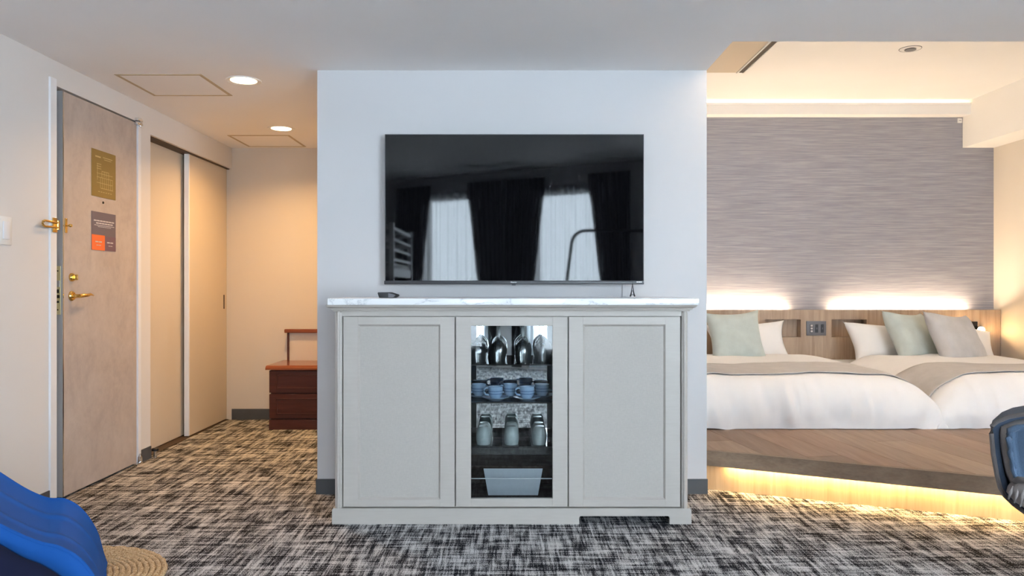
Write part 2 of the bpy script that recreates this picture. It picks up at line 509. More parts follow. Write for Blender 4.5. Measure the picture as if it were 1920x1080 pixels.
# lowered strip by the television wall, with its slot diffuser
SX, SY = 1.548, 5.27
b = MB(); b.box(BX1, SX, YS1 + 0.25, SY, 2.52, ZB)
struct(b.obj('trim_1', M_beige), 'lowered beige ceiling strip beside the beds')
d = thing('slot_diffuser', 'dark slot air diffuser in the ceiling beside the lowered strip', 'diffuser', (SX + 0.012, 4.4, 2.50))
b = MB(); b.box(SX, SX + 0.034, YS1 + 0.3, SY - 0.005, 2.518, 2.60); b.obj('slot', M_gap, d)
b = MB(); b.box(SX + 0.034, SX + 0.046, YS1 + 0.3, SY - 0.005, 2.512, 2.60); b.obj('metal_edge', M_plastic, d)
b = MB(); b.box(SX - 0.010, SX, YS1 + 0.3, SY - 0.005, 2.512, 2.52); b.obj('metal_edge', M_plastic, d)
# dropped beam on the right
SFX, SFZ = 3.873, 2.246
b = MB(); b.box(SFX, XR, YS1 + 0.2, YB, SFZ, ZB)
struct(b.obj('trim_2', M_ceil_b), 'cream box beam along the right wall')
# cove ledge on the bed wall
CV = 6.485
cv = sroot('trim_3', (2.4, YB, 2.50), 'cream cove ledge above the streaked wallpaper')
b = MB(); b.box(BX1, SFX, CV, YB, 2.5075, 2.522); b.box(BX1, SFX, CV, CV + 0.012, 2.522, 2.597); b.box(BX1, SFX, CV - 0.008, CV, 2.587, 2.604); b.obj('ledge', M_ceil_b, cv)
b = MB(); b.box(BX1 + 0.02, SFX - 0.02, YB - 0.03, YB - 0.012, 2.522, 2.530); b.obj('light_strip', M_led, cv)
area_light('cove_light', (2.43, YB - 0.045, 2.535), (0, -0.55, 1), 2.8, 0.02, 5, WARM2)
# added cove ledge along the ceiling step, out of view, to brighten the bedroom ceiling
cv2 = sroot('trim_4', (2.5, YS1, ZC), 'added cove ledge along the step of the ceiling, lighting the bedroom unseen')
b = MB(); b.box(BX1, XR, YS1 - 0.16, YS1 - 0.148, ZC + 0.09, ZB); b.obj('back_board', M_ceil_b, cv2)
b = MB(); b.box(BX1 + 0.05, XR - 0.05, YS1 - 0.13, YS1 - 0.11, ZC + 0.09, ZC + 0.10); b.obj('light_strip', M_led, cv2)
area_light('cove_light', (2.55, YS1 - 0.10, ZC + 0.108), (0, 0.15, 1), 3.0, 0.03, 30, (1.0, 0.80, 0.60), spread=math.radians(150))  # added lamp, out of view, brightens the bedroom from above

# slanting window wall with three windows, the wide right one added for light
MF = Matrix.Translation((0, facade(0), 0)) @ Matrix.Rotation(FA, 4, 'Z')   # local x along wall, -y outward
cF = math.cos(FA)
wu = [(wx / cF, ww, z0, z1) for (wx, ww, z0, z1, p) in WINDOWS]
b = MB()
u = (XL - 0.25) / cF
for (uc, ww, z0, z1) in wu:
    b.box(u, uc - ww / 2, -0.14, 0, 0, ZL, M=MF)
    b.box(uc - ww / 2, uc + ww / 2, -0.14, 0, 0, z0, M=MF)
    b.box(uc - ww / 2, uc + ww / 2, -0.14, 0, z1, ZL, M=MF)
    u = uc + ww / 2
b.box(u, (XR + 0.15) / cF, -0.14, 0, 0, ZL, M=MF)
struct(b.obj('wall_front', M_wall), 'white slanting window wall behind the viewer')
for i, (uc, ww, z0, z1) in enumerate(wu):
    base = MF @ Vector((uc, -0.07, z0))
    w = sroot('window_%d' % (i + 1), base)
    b = MB()
    for (a0, a1, c0, c1) in ((uc - ww / 2, uc - ww / 2 + 0.05, z0, z1), (uc + ww / 2 - 0.05, uc + ww / 2, z0, z1), (uc - ww / 2, uc + ww / 2, z0, z0 + 0.05), (uc - ww / 2, uc + ww / 2, z1 - 0.05, z1)):
        b.box(a0, a1, -0.10, -0.05, c0, c1, M=MF)
    b.obj('window_frame', M_trim, w)
    b = MB(); b.box(uc - ww / 2 + 0.03, uc + ww / 2 - 0.03, -0.078, -0.072, z0 + 0.05, z1 - 0.05, M=MF); b.obj('pane', M_pane, w)
    # sheer
    b = MB()
    def fs(a, c, uc=uc, ww=ww, z0=z0, z1=z1):
        uu = uc + (a - 0.5) * (ww + 0.06)
        return MF @ Vector((uu, 0.042 + 0.024 * math.sin(a * 48 + 1.3 * math.sin(a * 9)) + 0.008 * math.sin(a * 150 + 1), 0.03 + c * (z1 + 0.03)))
    b.grid(fs, 150, 4)
    o = b.obj('sheer_curtain', M_sheer, smooth='all')
    tag(o, 'white pleated sheer curtain over the %s window behind the viewer' % ('left', 'middle', 'added wide right')[i], 'curtain', 'sheer curtains')
    # drapes
    for sg in (-1, 1):
        b = MB()
        def fd(a, c, sg=sg, uc=uc, ww=ww, z0=z0, z1=z1, i=i):
            z = 0.03 + c * (ZL - 0.16)
            if i < 2:
                inner = 0.30 + 0.16 * max(0.0, min(1.0, (2.31 - z) / 1.3)) ** 0.8 + 0.19 * max(0.0, min(1.0, (1.10 - z) / 0.25))
                outer = ww / 2 + 0.32 - 0.09 * max(0.0, min(1.0, (1.10 - z) / 0.25))
            else:
                inner, outer = ww / 2 - 0.06, ww / 2 + 0.22
            e = outer + (inner - outer) * a
            return MF @ Vector((uc + sg * e, 0.085 + 0.02 * math.sin(a * 42 + c * 1.5), z))
        b.grid(fd, 70, 14)
        o = b.obj('drape', M_drape, smooth='all')
        tag(o, 'dark floor length drape on the %s side of the %s window' % ('left' if sg < 0 else 'right', ('left', 'middle', 'added wide right')[i]), 'curtain', 'dark drapes')

# ================================================================== ENTRANCE DOOR
LX = XL          # door face plane
tr = sroot('trim_5', (XL, 4.1, 0), 'white metal frame of the entrance door')
b = MB(); b.box(XL - 0.10, XL + 0.010, 3.675, DY0, 0, DZ + 0.03, 0.002); b.obj('jamb', M_trim, tr)
b = MB(); b.box(XL - 0.10, XL + 0.006, DY1, DY1 + 0.035, 0, DZ + 0.0, 0.002); b.obj('jamb', M_trim, tr)
b = MB(); b.box(XL - 0.14, XL - 0.045, DY0, DY1, DZ - 0.002, DZ + 0.02); b.box(XL - 0.18, XL - 0.16, 3.6, 4.7, 0, 2.1); b.obj('rebate', M_dgrey, tr)
dr = sroot('door_1', (LX - 0.02, 4.16, 0.0), 'mottled beige entrance door with brass lever handle')
dy0, dy1 = 3.791, 4.535
b = MB(); b.box(LX - 0.040, LX, dy0 + 0.002, dy1, 0.012, 2.018, 0.0015, 1); b.obj('leaf', M_door, dr)
b = MB(); b.box(LX - 0.040, LX - 0.0015, dy0 - 0.0005, dy0 + 0.003, 0.012, 2.018); b.obj('edge_strip', M_steel, dr)
b = MB(); b.box(LX - 0.006, LX + 0.001, dy0, dy0 + 0.007, 0.012, 2.018); b.obj('edge_trim', M_chrome, dr)
# mortise lock plate on the edge
def dz(y, Y=3.79): return H_EYE - (y - VY) * Y / FPX
b = MB(); b.box(LX - 0.036, LX - 0.010, dy0 - 0.003, dy0 + 0.001, dz(590), dz(499), 0.0006, 1)
lk = b.obj('lock_plate', M_lock, dr, label='pale brass mortise lock plate')
for yy, ww, hh in ((508, 0.003, 0.006), (546, 0.006, 0.018), (556, 0.009, 0.016), (566, 0.006, 0.010), (581, 0.003, 0.006)):
    b = MB(); b.box(LX - 0.023 - ww, LX - 0.023 + ww, dy0 - 0.006, dy0 - 0.002, dz(yy) - hh / 2, dz(yy) + hh / 2, 0.001, 1); b.obj('latch' if hh > 0.008 else 'screw', M_hole, lk)
b = MB(); b.box(LX - 0.034, LX - 0.013, dy0 - 0.008, dy0 - 0.002, dz(538), dz(526), 0.001, 1); b.obj('bolt', M_steel, lk)
RX = Matrix.Rotation(PI / 2, 4, 'Y')
def rose(bm, Y, Z, r, t): bm.lathe([(0, 0), (r, 0), (r, t * 0.5), (r * 0.8, t), (0, t)], 24, Matrix.Translation((LX, Y, Z)) @ RX)
# thumb turn
Yh = 3.862
z1 = H_EYE - (520 - VY) * Yh / FPX
b = MB(); rose(b, Yh, z1, 0.021, 0.014); b.box(LX + 0.012, LX + 0.034, Yh - 0.004, Yh + 0.004, z1 - 0.014, z1 + 0.014, 0.003)
b.obj('thumb_turn', M_brass, dr, True, 'round brass thumb turn')
# lever
z2 = H_EYE - (555 - VY) * Yh / FPX
b = MB(); rose(b, Yh, z2, 0.025, 0.012); ho = b.obj('handle_rose', M_brass, dr, True)
b = MB(); b.cyl((LX + 0.008, Yh, z2), (LX + 0.05, Yh, z2), 0.010, 0.009)
b.tube([(LX + 0.045, Yh - 0.005, z2), (LX + 0.050, Yh + 0.02, z2 + 0.002), (LX + 0.050, Yh + 0.06, z2 + 0.003), (LX + 0.050, Yh + 0.085, z2 + 0.008), (LX + 0.047, Yh + 0.11, z2 + 0.004), (LX + 0.044, Yh + 0.128, z2 + 0.001)], [0.010, 0.010, 0.009, 0.007, 0.005, 0.003])
b.obj('lever_handle', M_brass, dr, True, 'brass lever handle')
# guard catch on the door, peephole
Yc = dy0 + 0.024
z3 = H_EYE - (423 - VY) * Yc / FPX
b = MB(); b.box(LX, LX + 0.004, Yc - 0.010, Yc + 0.010, z3 - 0.036, z3 + 0.036, 0.002)
b.cyl((LX + 0.003, Yc, z3), (LX + 0.022, Yc, z3), 0.004); b.lathe([(0, 0), (0.006, 0), (0.009, 0.006), (0.006, 0.013), (0, 0.014)], 14, Matrix.Translation((LX + 0.018, Yc, z3)) @ RX)
b.obj('guard_catch', M_brass, dr, True, 'brass guard catch')
Yp = 2.217 * FPX / (VX - 193)
zp = H_EYE - (380 - VY) * Yp / FPX
b = MB(); b.lathe([(0, 0), (0.007, 0), (0.006, 0.004), (0, 0.004)], 14, Matrix.Translation((LX, Yp, zp)) @ RX); b.obj('peephole', M_hole, dr, True)
# guard bar on the frame
gb = thing('door_guard', 'brass swing bar door guard on the white door frame', 'door guard', (XL, 3.70, dz(422, 3.70)))
zg = dz(422, 3.70)
b = MB(); b.box(XL + 0.010, XL + 0.016, 3.685, 3.72, zg - 0.035, zg + 0.035, 0.002); b.cyl((XL + 0.022, 3.712, zg - 0.022), (XL + 0.022, 3.712, zg + 0.022), 0.008); b.obj('hinge_plate', M_brass, gb, True)
b = MB(); b.tube([(XL + 0.022, 3.712, zg + 0.012), (XL + 0.026, 3.66, zg + 0.012), (XL + 0.028, 3.60, zg + 0.014), (XL + 0.028, 3.585, zg + 0.008), (XL + 0.028, 3.582, zg), (XL + 0.028, 3.585, zg - 0.008), (XL + 0.028, 3.60, zg - 0.014), (XL + 0.026, 3.66, zg - 0.012), (XL + 0.022, 3.712, zg - 0.012)], 0.0055)
b.obj('swing_bar', M_brass, gb, True)
# pivots
b = MB(); b.box(LX - 0.01, LX + 0.022, dy1 - 0.03, dy1 + 0.035, 2.004, 2.022, 0.003); b.box(LX - 0.01, LX + 0.022, dy1 - 0.022, dy1 + 0.035, 2.028, 2.046, 0.003); b.cyl((LX + 0.012, dy1 + 0.02, 2.0), (LX + 0.012, dy1 + 0.02, 2.05), 0.009); b.obj('top_pivot', M_chrome, dr, True, 'chrome top pivot')
b = MB(); b.box(LX, LX + 0.025, dy1 - 0.04, dy1 + 0.03, 0.0, 0.014, 0.003); b.cyl((LX + 0.012, dy1 + 0.018, 0.01), (LX + 0.012, dy1 + 0.018, 0.045), 0.013); b.cyl((LX + 0.012, dy1 + 0.018, 0.045), (LX + 0.012, dy1 + 0.018, 0.062), 0.010, 0.004); b.obj('bottom_pivot', M_chrome, dr, True, 'chrome bottom pivot')
# signs on the door
def onleft(x, y, out=0.0):
    Y = -LX * FPX / (VX - x)
    return Y, H_EYE - (y - VY) * Y / FPX
Ya, za = onleft(171, 277); Yb_, zb = onleft(216, 376)
s = thing('evacuation_plan', 'gold metal evacuation plan plate on the entrance door', 'sign', (LX, (Ya + Yb_) / 2, zb))
b = MB(); b.box(LX, LX + 0.003, Ya, Yb_, zb, za, 0.0006, 1); b.obj('plate', M_gold, s)
b = MB()
Wd, Hd = Yb_ - Ya, za - zb
def bar(bm, u0, u1, v0, v1, x=0.0035): bm.box(LX + 0.0028, LX + x, Ya + u0 * Wd, Ya + u1 * Wd, zb + v0 * Hd, zb + v1 * Hd)
bar(b, .14, .36, .84, .87); bar(b, .45, .85, .86, .875); bar(b, .5, .8, .82, .832)
for k in range(3): bar(b, .2, .38, .70 - k * .05, .712 - k * .05)
for v in (.30, .42, .50): bar(b, .2, .86, v, v + .009)
for k in range(7): bar(b, .34 + k * .085, .348 + k * .085, .20, .42)
bar(b, .36, .88, .19, .20); bar(b, .22, .23, .36, .70); bar(b, .40, .70, .56, .57); bar(b, .40, .41, .42, .57); bar(b, .69, .70, .42, .57); bar(b, .5, .51, .45, .57); bar(b, .58, .59, .45, .55)
for k in range(6): bar(b, .26 + k * .1, .32 + k * .1, .11, .122)
b.obj('engraved_plan', M_goldline, s)
Ya, za = onleft(171, 395); Yb_, zb = onleft(216, 471)
zb = onleft(171, 468)[1]
s = thing('notice_sign', 'mauve notice with an orange corner panel on the entrance door', 'sign', (LX, (Ya + Yb_) / 2, zb))
Wd, Hd = Yb_ - Ya, za - zb
b = MB(); b.box(LX, LX + 0.003, Ya, Yb_, zb, za, 0.0005, 1); b.obj('board', M_mauve, s)
b = MB(); b.box(LX + 0.0028, LX + 0.0035, Ya, Ya + .53 * Wd, zb, zb + .40 * Hd); b.obj('orange_panel', M_orange, s)
b = MB(); b.box(LX + 0.0028, LX + 0.0035, Ya + .53 * Wd, Yb_, zb, zb + .38 * Hd); b.obj('plum_panel', M_plum, s)
b = MB()
for (v0, v1, u0, u1, nw) in ((.755, .785, .08, .94, 7), (.69, .72, .17, .88, 6), (.645, .66, .10, .94, 9), (.61, .622, .24, .80, 6), (.205, .235, .14, .42, 2), (.125, .14, .18, .38, 2), (.205, .235, .62, .90, 2), (.125, .14, .68, .86, 2)):
    sp = (u1 - u0) / nw
    for k in range(nw): bar(b, u0 + k * sp, u0 + (k + 0.84) * sp, v0, v1, 0.0042)
b.obj('lettering', M_print, s)['kind'] = 'stuff'
# light switch
Ys0, Ys1 = 3.315, 3.394
zt, zbm = H_EYE - (407 - VY) * 3.39 / FPX, H_EYE - (460 - VY) * 3.39 / FPX
s = thing('light_switch', 'white rocker light switch on the left wall', 'switch', (XL, 3.355, zbm))
b = MB(); b.box(XL, XL + 0.008, Ys0, Ys1, zbm, zt, 0.003); b.obj('plate', M_plastic, s, True)
b = MB(); b.box(XL + 0.006, XL + 0.013, Ys0 + 0.017, Ys1 - 0.02, zbm + 0.025, zt - 0.022, 0.002); b.obj('rocker', M_trim, s, True)
# floor door stop
p = px(291, 858, 1.05 * FPX / (858 - VY))
s = thing('door_stop', 'chrome floor door stop with a black rubber cap', 'door stop', (p.x, p.y, 0))
b = MB(); b.lathe([(0, 0), (0.022, 0), (0.022, 0.004), (0.012, 0.006), (0.012, 0.042), (0, 0.042)], 20, Matrix.Translation((p.x, p.y, 0))); b.obj('post', M_chrome, s, True)
b = MB(); b.lathe([(0, 0.040), (0.021, 0.042), (0.021, 0.054), (0.017, 0.058), (0, 0.058)], 20, Matrix.Translation((p.x, p.y, 0))); b.obj('rubber_cap', M_black, s, True)

# closet: two sliding doors
X1, X2 = -2.315, -2.258
d2 = sroot('door_2', (X1, 5.0, 0), 'cream sliding closet door on the rear track')
b = MB(); b.box(X1 - 0.03, X1, CY0 - 0.02, 5.46, 0.008, CZ + 0.01, 0.001, 1); b.obj('panel', M_closet, d2)
d3 = sroot('door_3', (X2, 5.7, 0), 'cream sliding closet door on the front track')
b = MB(); b.box(X2 - 0.03, X2, 5.376, YH - 0.004, 0.008, CZ + 0.01, 0.001, 1); b.obj('panel', M_closet, d3)
b = MB(); b.box(X2 - 0.032, X2 + 0.002, 5.362, 5.378, 0.008, CZ + 0.01, 0.002); b.obj('edge_profile', M_trim, d3)
zq = H_EYE - (566 - VY) * 6.0 / FPX
b = MB(); b.box(X2, X2 + 0.002, 6.008, 6.030, zq - 0.055, zq + 0.055, 0.001, 1); b.obj('finger_pull', M_gap, d3, label='dark recessed finger pull')
t6 = sroot('trim_6', (XL, 5.3, 0), 'closet opening frame and tracks')
b = MB(); b.box(XL - 0.12, XL - 0.001, CY0 - 0.03, CY0, 0, CZ); b.obj('jamb', M_wall_l, t6)
b = MB(); b.box(XL - 0.14, XL - 0.02, CY0, YH, CZ - 0.006, CZ + 0.02); b.obj('top_track', M_gap, t6)
b = MB(); b.box(XL - 0.14, XL - 0.03, CY0, YH, 0.0, 0.004); b.box(XL - 0.17, XL - 0.15, CY0 - 0.05, YH + 0.02, 0, ZC); b.obj('floor_track', M_gap, t6)

# ceiling hatches, downlights
for i, (hx0, hx1, hy0, hy1, lb) in enumerate(((-2.055, -1.605, 3.965, 4.410, 'square ceiling access hatch above the entrance door'), (-2.062, -1.612, 5.56, 6.01, 'square ceiling access hatch at the end of the hall'))):
    h = thing('ceiling_hatch', lb, 'hatch', ((hx0 + hx1) / 2, (hy0 + hy1) / 2, ZC - 0.004), 'ceiling hatches')
    f = 0.017
    b = MB()
    b.box(hx0, hx1, hy0, hy0 + f, ZC - 0.003, ZC); b.box(hx0, hx1, hy1 - f, hy1, ZC - 0.003, ZC)
    b.box(hx0, hx0 + f, hy0 + f, hy1 - f, ZC - 0.003, ZC); b.box(hx1 - f, hx1, hy0 + f, hy1 - f, ZC - 0.003, ZC)
    b.obj('frame', M_hatch, h)
    b = MB(); b.box(hx0 + f + 0.001, hx1 - f - 0.001, hy0 + f + 0.001, hy1 - f - 0.001, ZC - 0.002, ZC); b.obj('panel', M_ceil, h)
for i, (lx, ly, lb, en) in enumerate(((-1.428, 4.088, 'round recessed downlight nearest the television wall', 8), (-1.60, 5.327, 'round recessed downlight deeper in the entrance hall', 14))):
    dl = thing('downlight', lb, 'downlight', (lx, ly, ZC - 0.006), 'hall downlights')
    Mx = Matrix.Translation((lx, ly, ZC))
    b = MB(); b.lathe([(0.074, 0.0), (0.074, -0.002), (0.090, -0.005), (0.092, 0.0)], 40, Mx); b.obj('rim', M_plastic, dl, True)
    b = MB(); b.lathe([(0.074, -0.002), (0.055, 0.0), (0.05, 0.0)], 40, Mx); b.obj('reflector', M_reflector, dl, True)
    b = MB(); b.lathe([(0, -0.004), (0.066, -0.003), (0.070, 0.0)], 40, Mx); b.obj('lamp', M_bulb, dl, True)
    l = bpy.data.lights.new('downlight_beam', 'AREA'); l.shape = 'DISK'; l.size = 0.13; l.energy = en; l.spread = math.radians(144); l.color = WARM
    o = bpy.data.objects.new('downlight_beam', l); COL.objects.link(o); o.parent = dl; o.location = (0, 0, -0.004)

# ================================================================== HALL BENCH CHEST
fy, lx0 = 5.642, -1.787
ch = thing('luggage_chest', 'dark red-brown wooden chest with two drawers at the hall end', 'chest', (-1.38, 5.85, 0))
rx1 = -1.0
b = MB(); b.box(lx0 + 0.01, rx1, fy + 0.02, YH - 0.01, 0.0, 0.445); b.obj('body', M_dresser, ch)
b = MB(); b.box(lx0, rx1, fy + 0.004, fy + 0.03, 0.0, 0.075, 0.003); b.obj('plinth', M_dresser, ch)
b = MB(); b.prism([(0, 0), (0.0, 0.012), (0.012, 0.026), (0.03, 0.030), (0.45, 0.030), (0.45, 0)], lx0 - 0.02, rx1, Matrix.Translation((0, fy - 0.018, 0.442)) @ Matrix(((0, 0, 1, 0), (1, 0, 0, 0), (0, 1, 0, 0), (0, 0, 0, 1)))); b.obj('top', M_dtop, ch)
for z0, z1 in ((0.272, 0.436), (0.084, 0.262)):
    b = MB(); b.box(lx0 + 0.003, rx1, fy, fy + 0.022, z0, z1, 0.003); dw = b.obj('drawer', M_dresser, ch)
    b = MB(); 
    a0, a1, c0, c1 = lx0 + 0.055, rx1 - 0.055, z0 + 0.03, z1 - 0.03
    for q in ((a0, a1, c0, c0 + 0.008), (a0, a1, c1 - 0.008, c1), (a0, a0 + 0.008, c0, c1), (a1 - 0.008, a1, c0, c1)):
        b.box(q[0], q[1], fy - 0.005, fy + 0.002, q[2], q[3], 0.002)
    b.obj('panel_moulding', M_dresser, dw)
by = 6.02
bz = lambda y: H_EYE - (y - VY) * by / FPX
bx = lambda x: (x - VX) * by / FPX
b = MB(); b.box(bx(534), rx1, by - 0.02, by + 0.03, bz(624), bz(617), 0.006); b.obj('back_rail', M_dtop, ch)
b = MB(); b.box(bx(538.5), bx(542), by - 0.005, by + 0.03, 0.47, bz(623), 0.002); b.obj('back_post', M_dresser, ch)
b = MB(); b.box(bx(542), rx1, by + 0.012, by + 0.03, 0.47, bz(623)); b.obj('back_panel', M_cream, ch)

# ================================================================== TELEVISION
tvY = 3.842
tx0, tx1 = (722 - VX) * tvY / FPX, (1207 - VX) * tvY / FPX
tzt, tzb = H_EYE - (252 - VY) * tvY / FPX, H_EYE - (531 - VY) * tvY / FPX
tv = thing('television', 'large black flat television mounted on the white wall', 'television', ((tx0 + tx1) / 2, YT - 0.02, tzb))
b = MB(); b.box(tx0, tx1, tvY + 0.004, tvY + 0.035, tzb, tzt, 0.002, 1); b.obj('housing', M_black, tv)
b = MB(); b.box(tx0 + 0.25, tx1 - 0.25, tvY + 0.03, YT - 0.012, tzb + 0.05, tzb + 0.42, 0.01); b.obj('back_box', M_black, tv)
b = MB(); b.box(-0.18, 0.22, YT - 0.016, YT - 0.001, tzb + 0.16, tzb + 0.40); b.obj('wall_bracket', M_steel, tv)
b = MB(); b.box(tx0 + 0.003, tx1 - 0.003, tvY, tvY + 0.006, tzb + 0.012, tzt - 0.004); b.obj('screen', M_screen, tv)
b = MB()
b.box(tx0 - 0.0005, tx1 + 0.0005, tvY - 0.001, tvY + 0.02, tzt - 0.003, tzt + 0.0005); b.box(tx0 - 0.0005, tx0 + 0.003, tvY - 0.001, tvY + 0.02, tzb, tzt); b.box(tx1 - 0.003, tx1 + 0.0005, tvY - 0.001, tvY + 0.02, tzb, tzt)
b.obj('bezel', M_dgrey, tv)
b = MB(); b.box(tx0 - 0.004, tx1 + 0.001, tvY - 0.006, tvY + 0.03, tzb - 0.006, tzb + 0.013, 0.003); bb = b.obj('bottom_bar', M_dgrey, tv, True)
b = MB(); b.box(-0.010 + 0.009, 0.010 + 0.009, tvY - 0.004, tvY + 0.01, tzb - 0.011, tzb - 0.005, 0.002); b.obj('sensor', M_mgrey, bb)
def text_mesh(txt, size, M, name, m, parent):
    cu = bpy.data.curves.new(name, 'FONT'); cu.body = txt; cu.size = size; cu.extrude = 0.0003; cu.align_x = 'CENTER'
    cu.resolution_u = 2
    to = bpy.data.objects.new(name, cu); COL.objects.link(to)
    dg = bpy.context.evaluated_depsgraph_get()
    me = bpy.data.meshes.new_from_object(to.evaluated_get(dg))
    bpy.data.objects.remove(to, do_unlink=True)
    me.transform(M); me.transform(Matrix.Translation(-wl(parent)))
    me.materials.clear(); me.materials.append(m)
    o = bpy.data.objects.new(name, me); COL.objects.link(o); o.parent = parent
    return o
RXT = Matrix.Rotation(PI / 2, 4, 'X')
text_mesh('Hisense', 0.0095, Matrix.Translation(((963 - VX) * tvY / FPX, tvY - 0.0065, tzb + 0.002)) @ RXT, 'maker_logo', M_silver, bb)
b = MB()
for xx in (1194.5, 1198, 1201.5): b.box((xx - 1.3 - VX) * tvY / FPX, (xx + 1.3 - VX) * tvY / FPX, tvY - 0.0068, tvY - 0.0055, tzb + 0.004, tzb + 0.008)
b.obj('badge_print', M_silver, bb)['kind'] = 'stuff'
b = MB(); b.box((1167 - VX) * 3.89 / FPX, (1174 - VX) * 3.89 / FPX, YT - 0.012, YT, 1.001, tzb + 0.05, 0.002)
tag(b.obj('cable_cover', M_wall), 'slim white cable cover on the wall below the television', 'cable cover')

# ================================================================== CABINET
FY = 3.405                       # face of the doors
cx = lambda x, Y=FY: (x - VX) * Y / FPX
cz = lambda y, Y=FY: H_EYE - (y - VY) * Y / FPX
cab = thing('sideboard', 'greige three-door sideboard with a glazed middle door below the television', 'cabinet', (-0.003, 3.65, 0))
L0, L1 = cx(628), cx(1289.5)
zT, zPl = 0.942, cz(952.5)
# carcass
b = MB()
b.box(L0 + 0.004, cx(854), FY + 0.022, YT - 0.012, 0.03, zT)
b.box(cx(1065), L1 - 0.004, FY + 0.022, YT - 0.012, 0.03, zT)
b.box(cx(854), cx(1065), FY + 0.022, YT - 0.012, 0.03, cz(938)); b.box(cx(854), cx(1065), FY + 0.022, YT - 0.012, cz(606), zT)
b.obj('carcass', M_cab, cab)
IX0, IX1 = cx(868), cx(1051)
b = MB(); b.box(cx(854), IX0, FY + 0.022, YT - 0.014, cz(938), cz(606)); b.box(IX1, cx(1065), FY + 0.022, YT - 0.014, cz(938), cz(606)); b.box(IX0, IX1, FY + 0.022, YT - 0.014, cz(938) - 0.002, cz(938) + 0.002); b.obj('lining', M_dark, cab)
# corner posts
for xa, xb in ((L0, cx(641.5)), (cx(1277.5), L1)):
    b = MB(); b.box(xa, xb, FY - 0.004, FY + 0.03, zPl - 0.003, zT, 0.008, 3)
    m_ = (xa + xb) / 2
    b.cyl((m_, FY - 0.003, zPl), (m_, FY - 0.003, zT), 0.0075)
    b.obj('corner_post', M_cab, cab, True)
# top and bottom rails
b = MB(); b.box(cx(641), cx(1278), FY + 0.002, FY + 0.03, cz(592.5), zT); b.obj('top_rail', M_cab, cab)
# cornice moulding
cr = [(0.0, 0.0), (0.006, 0.0), (0.008, 0.006), (0.016, 0.008), (0.018, 0.014), (0.03, 0.020), (0.034, 0.028), (0.034, 0.0285)]
b = MB()
def frame_ring(off, z): return [(L0 - off, FY - off - 0.004, z), (L1 + off, FY - off - 0.004, z), (L1 + off, YT - 0.002, z), (L0 - off, YT - 0.002, z)]
prev = None
for off, h in cr:
    ring = [b.bm.verts.new(p) for p in frame_ring(off, zT + h)]
    if prev:
        for k in range(4): b.bm.faces.new((prev[k], prev[(k + 1) % 4], ring[(k + 1) % 4], ring[k]))
    else: b.bm.faces.new(list(reversed(ring)))
    prev = ring
b.bm.faces.new(prev)
b.obj('cornice', M_cab, cab)
# marble top
b = MB(); b.box((614 - VX) * 3.362 / FPX, (1310.5 - VX) * 3.362 / FPX, 3.355, YT - 0.002, 0.9705, 1.0, 0.004, 3)
b.obj('marble_top', M_marble, cab, True, 'white veined marble top')
# plinth with the cut-out
pX0, pX1 = cx(622.5, 3.398), cx(1296.5, 3.398)
ca, cb2, ct = cx(1086, 3.398), cx(1255.5, 3.398), 0.036
poly = [(pX0, 0), (ca, 0), (ca, ct - 0.008), (ca + 0.003, ct - 0.002), (ca + 0.008, ct), (cb2 - 0.008, ct), (cb2 - 0.003, ct - 0.002), (cb2, ct - 0.008), (cb2, 0), (pX1, 0), (pX1, zPl - 0.008), (pX1 - 0.006, zPl), (pX0 + 0.006, zPl), (pX0, zPl - 0.008)]
b = MB(); b.prism(poly, 0, 0.022, Matrix.Translation((0, 3.4195, 0)) @ RXT)
b.box(pX0, pX0 + 0.02, 3.4195, YT - 0.01, 0, zPl - 0.002); b.box(pX1 - 0.02, pX1, 3.4195, YT - 0.01, 0, zPl - 0.002)
b.obj('plinth', M_cab, cab)
# doors
for (xa, xb, pa, pb) in ((643.5, 852.5, 671.5, 825), (1066.5, 1275.5, 1093.5, 1247.5)):
    X0, X1_, Z0, Z1 = cx(xa), cx(xb), cz(950.5), cz(594)
    P0, P1, Q0, Q1 = cx(pa), cx(pb), cz(936.5), cz(609)
    b = MB()
    b.box(X0, P0, FY, FY + 0.02, Z0, Z1, 0.0012, 1); b.box(P1, X1_, FY, FY + 0.02, Z0, Z1, 0.0012, 1)
    b.box(P0 - 0.001, P1 + 0.001, FY, FY + 0.02, Q1, Z1, 0.0012, 1); b.box(P0 - 0.001, P1 + 0.001, FY, FY + 0.02, Z0, Q0, 0.0012, 1)
    d_ = b.obj('door', M_cab, cab)
    b = MB(); b.box(P0 - 0.002, P1 + 0.002, FY + 0.010, FY + 0.018, Q0 - 0.002, Q1 + 0.002); b.obj('linen_panel', M_linen, d_)
    b = MB()
    e = 0.007
    ring = [[(P0, FY + 0.001, Q0), (P1, FY + 0.001, Q0), (P1, FY + 0.001, Q1), (P0, FY + 0.001, Q1)], [(P0 + e, FY + 0.010, Q0 + e), (P1 - e, FY + 0.010, Q0 + e), (P1 - e, FY + 0.010, Q1 - e), (P0 + e, FY + 0.010, Q1 - e)]]
    vs = [[b.bm.verts.new(p) for p in r] for r in ring]
    for k in range(4): b.bm.faces.new((vs[0][k], vs[0][(k + 1) % 4], vs[1][(k + 1) % 4], vs[1][k]))
    b.obj('panel_bead', M_cab, d_)
X0, X1_, Z0, Z1 = cx(854.7), cx(1064.3), cz(950.5), cz(594)
P0, P1, Q0, Q1 = cx(883), cx(1036), cz(935), cz(611)
b = MB()
b.box(X0, P0, FY, FY + 0.02, Z0, Z1, 0.0012, 1); b.box(P1, X1_, FY, FY + 0.02, Z0, Z1, 0.0012, 1)
b.box(P0 - 0.001, P1 + 0.001, FY, FY + 0.02, Q1, Z1, 0.0012, 1); b.box(P0 - 0.001, P1 + 0.001, FY, FY + 0.02, Z0, Q0, 0.0012, 1)
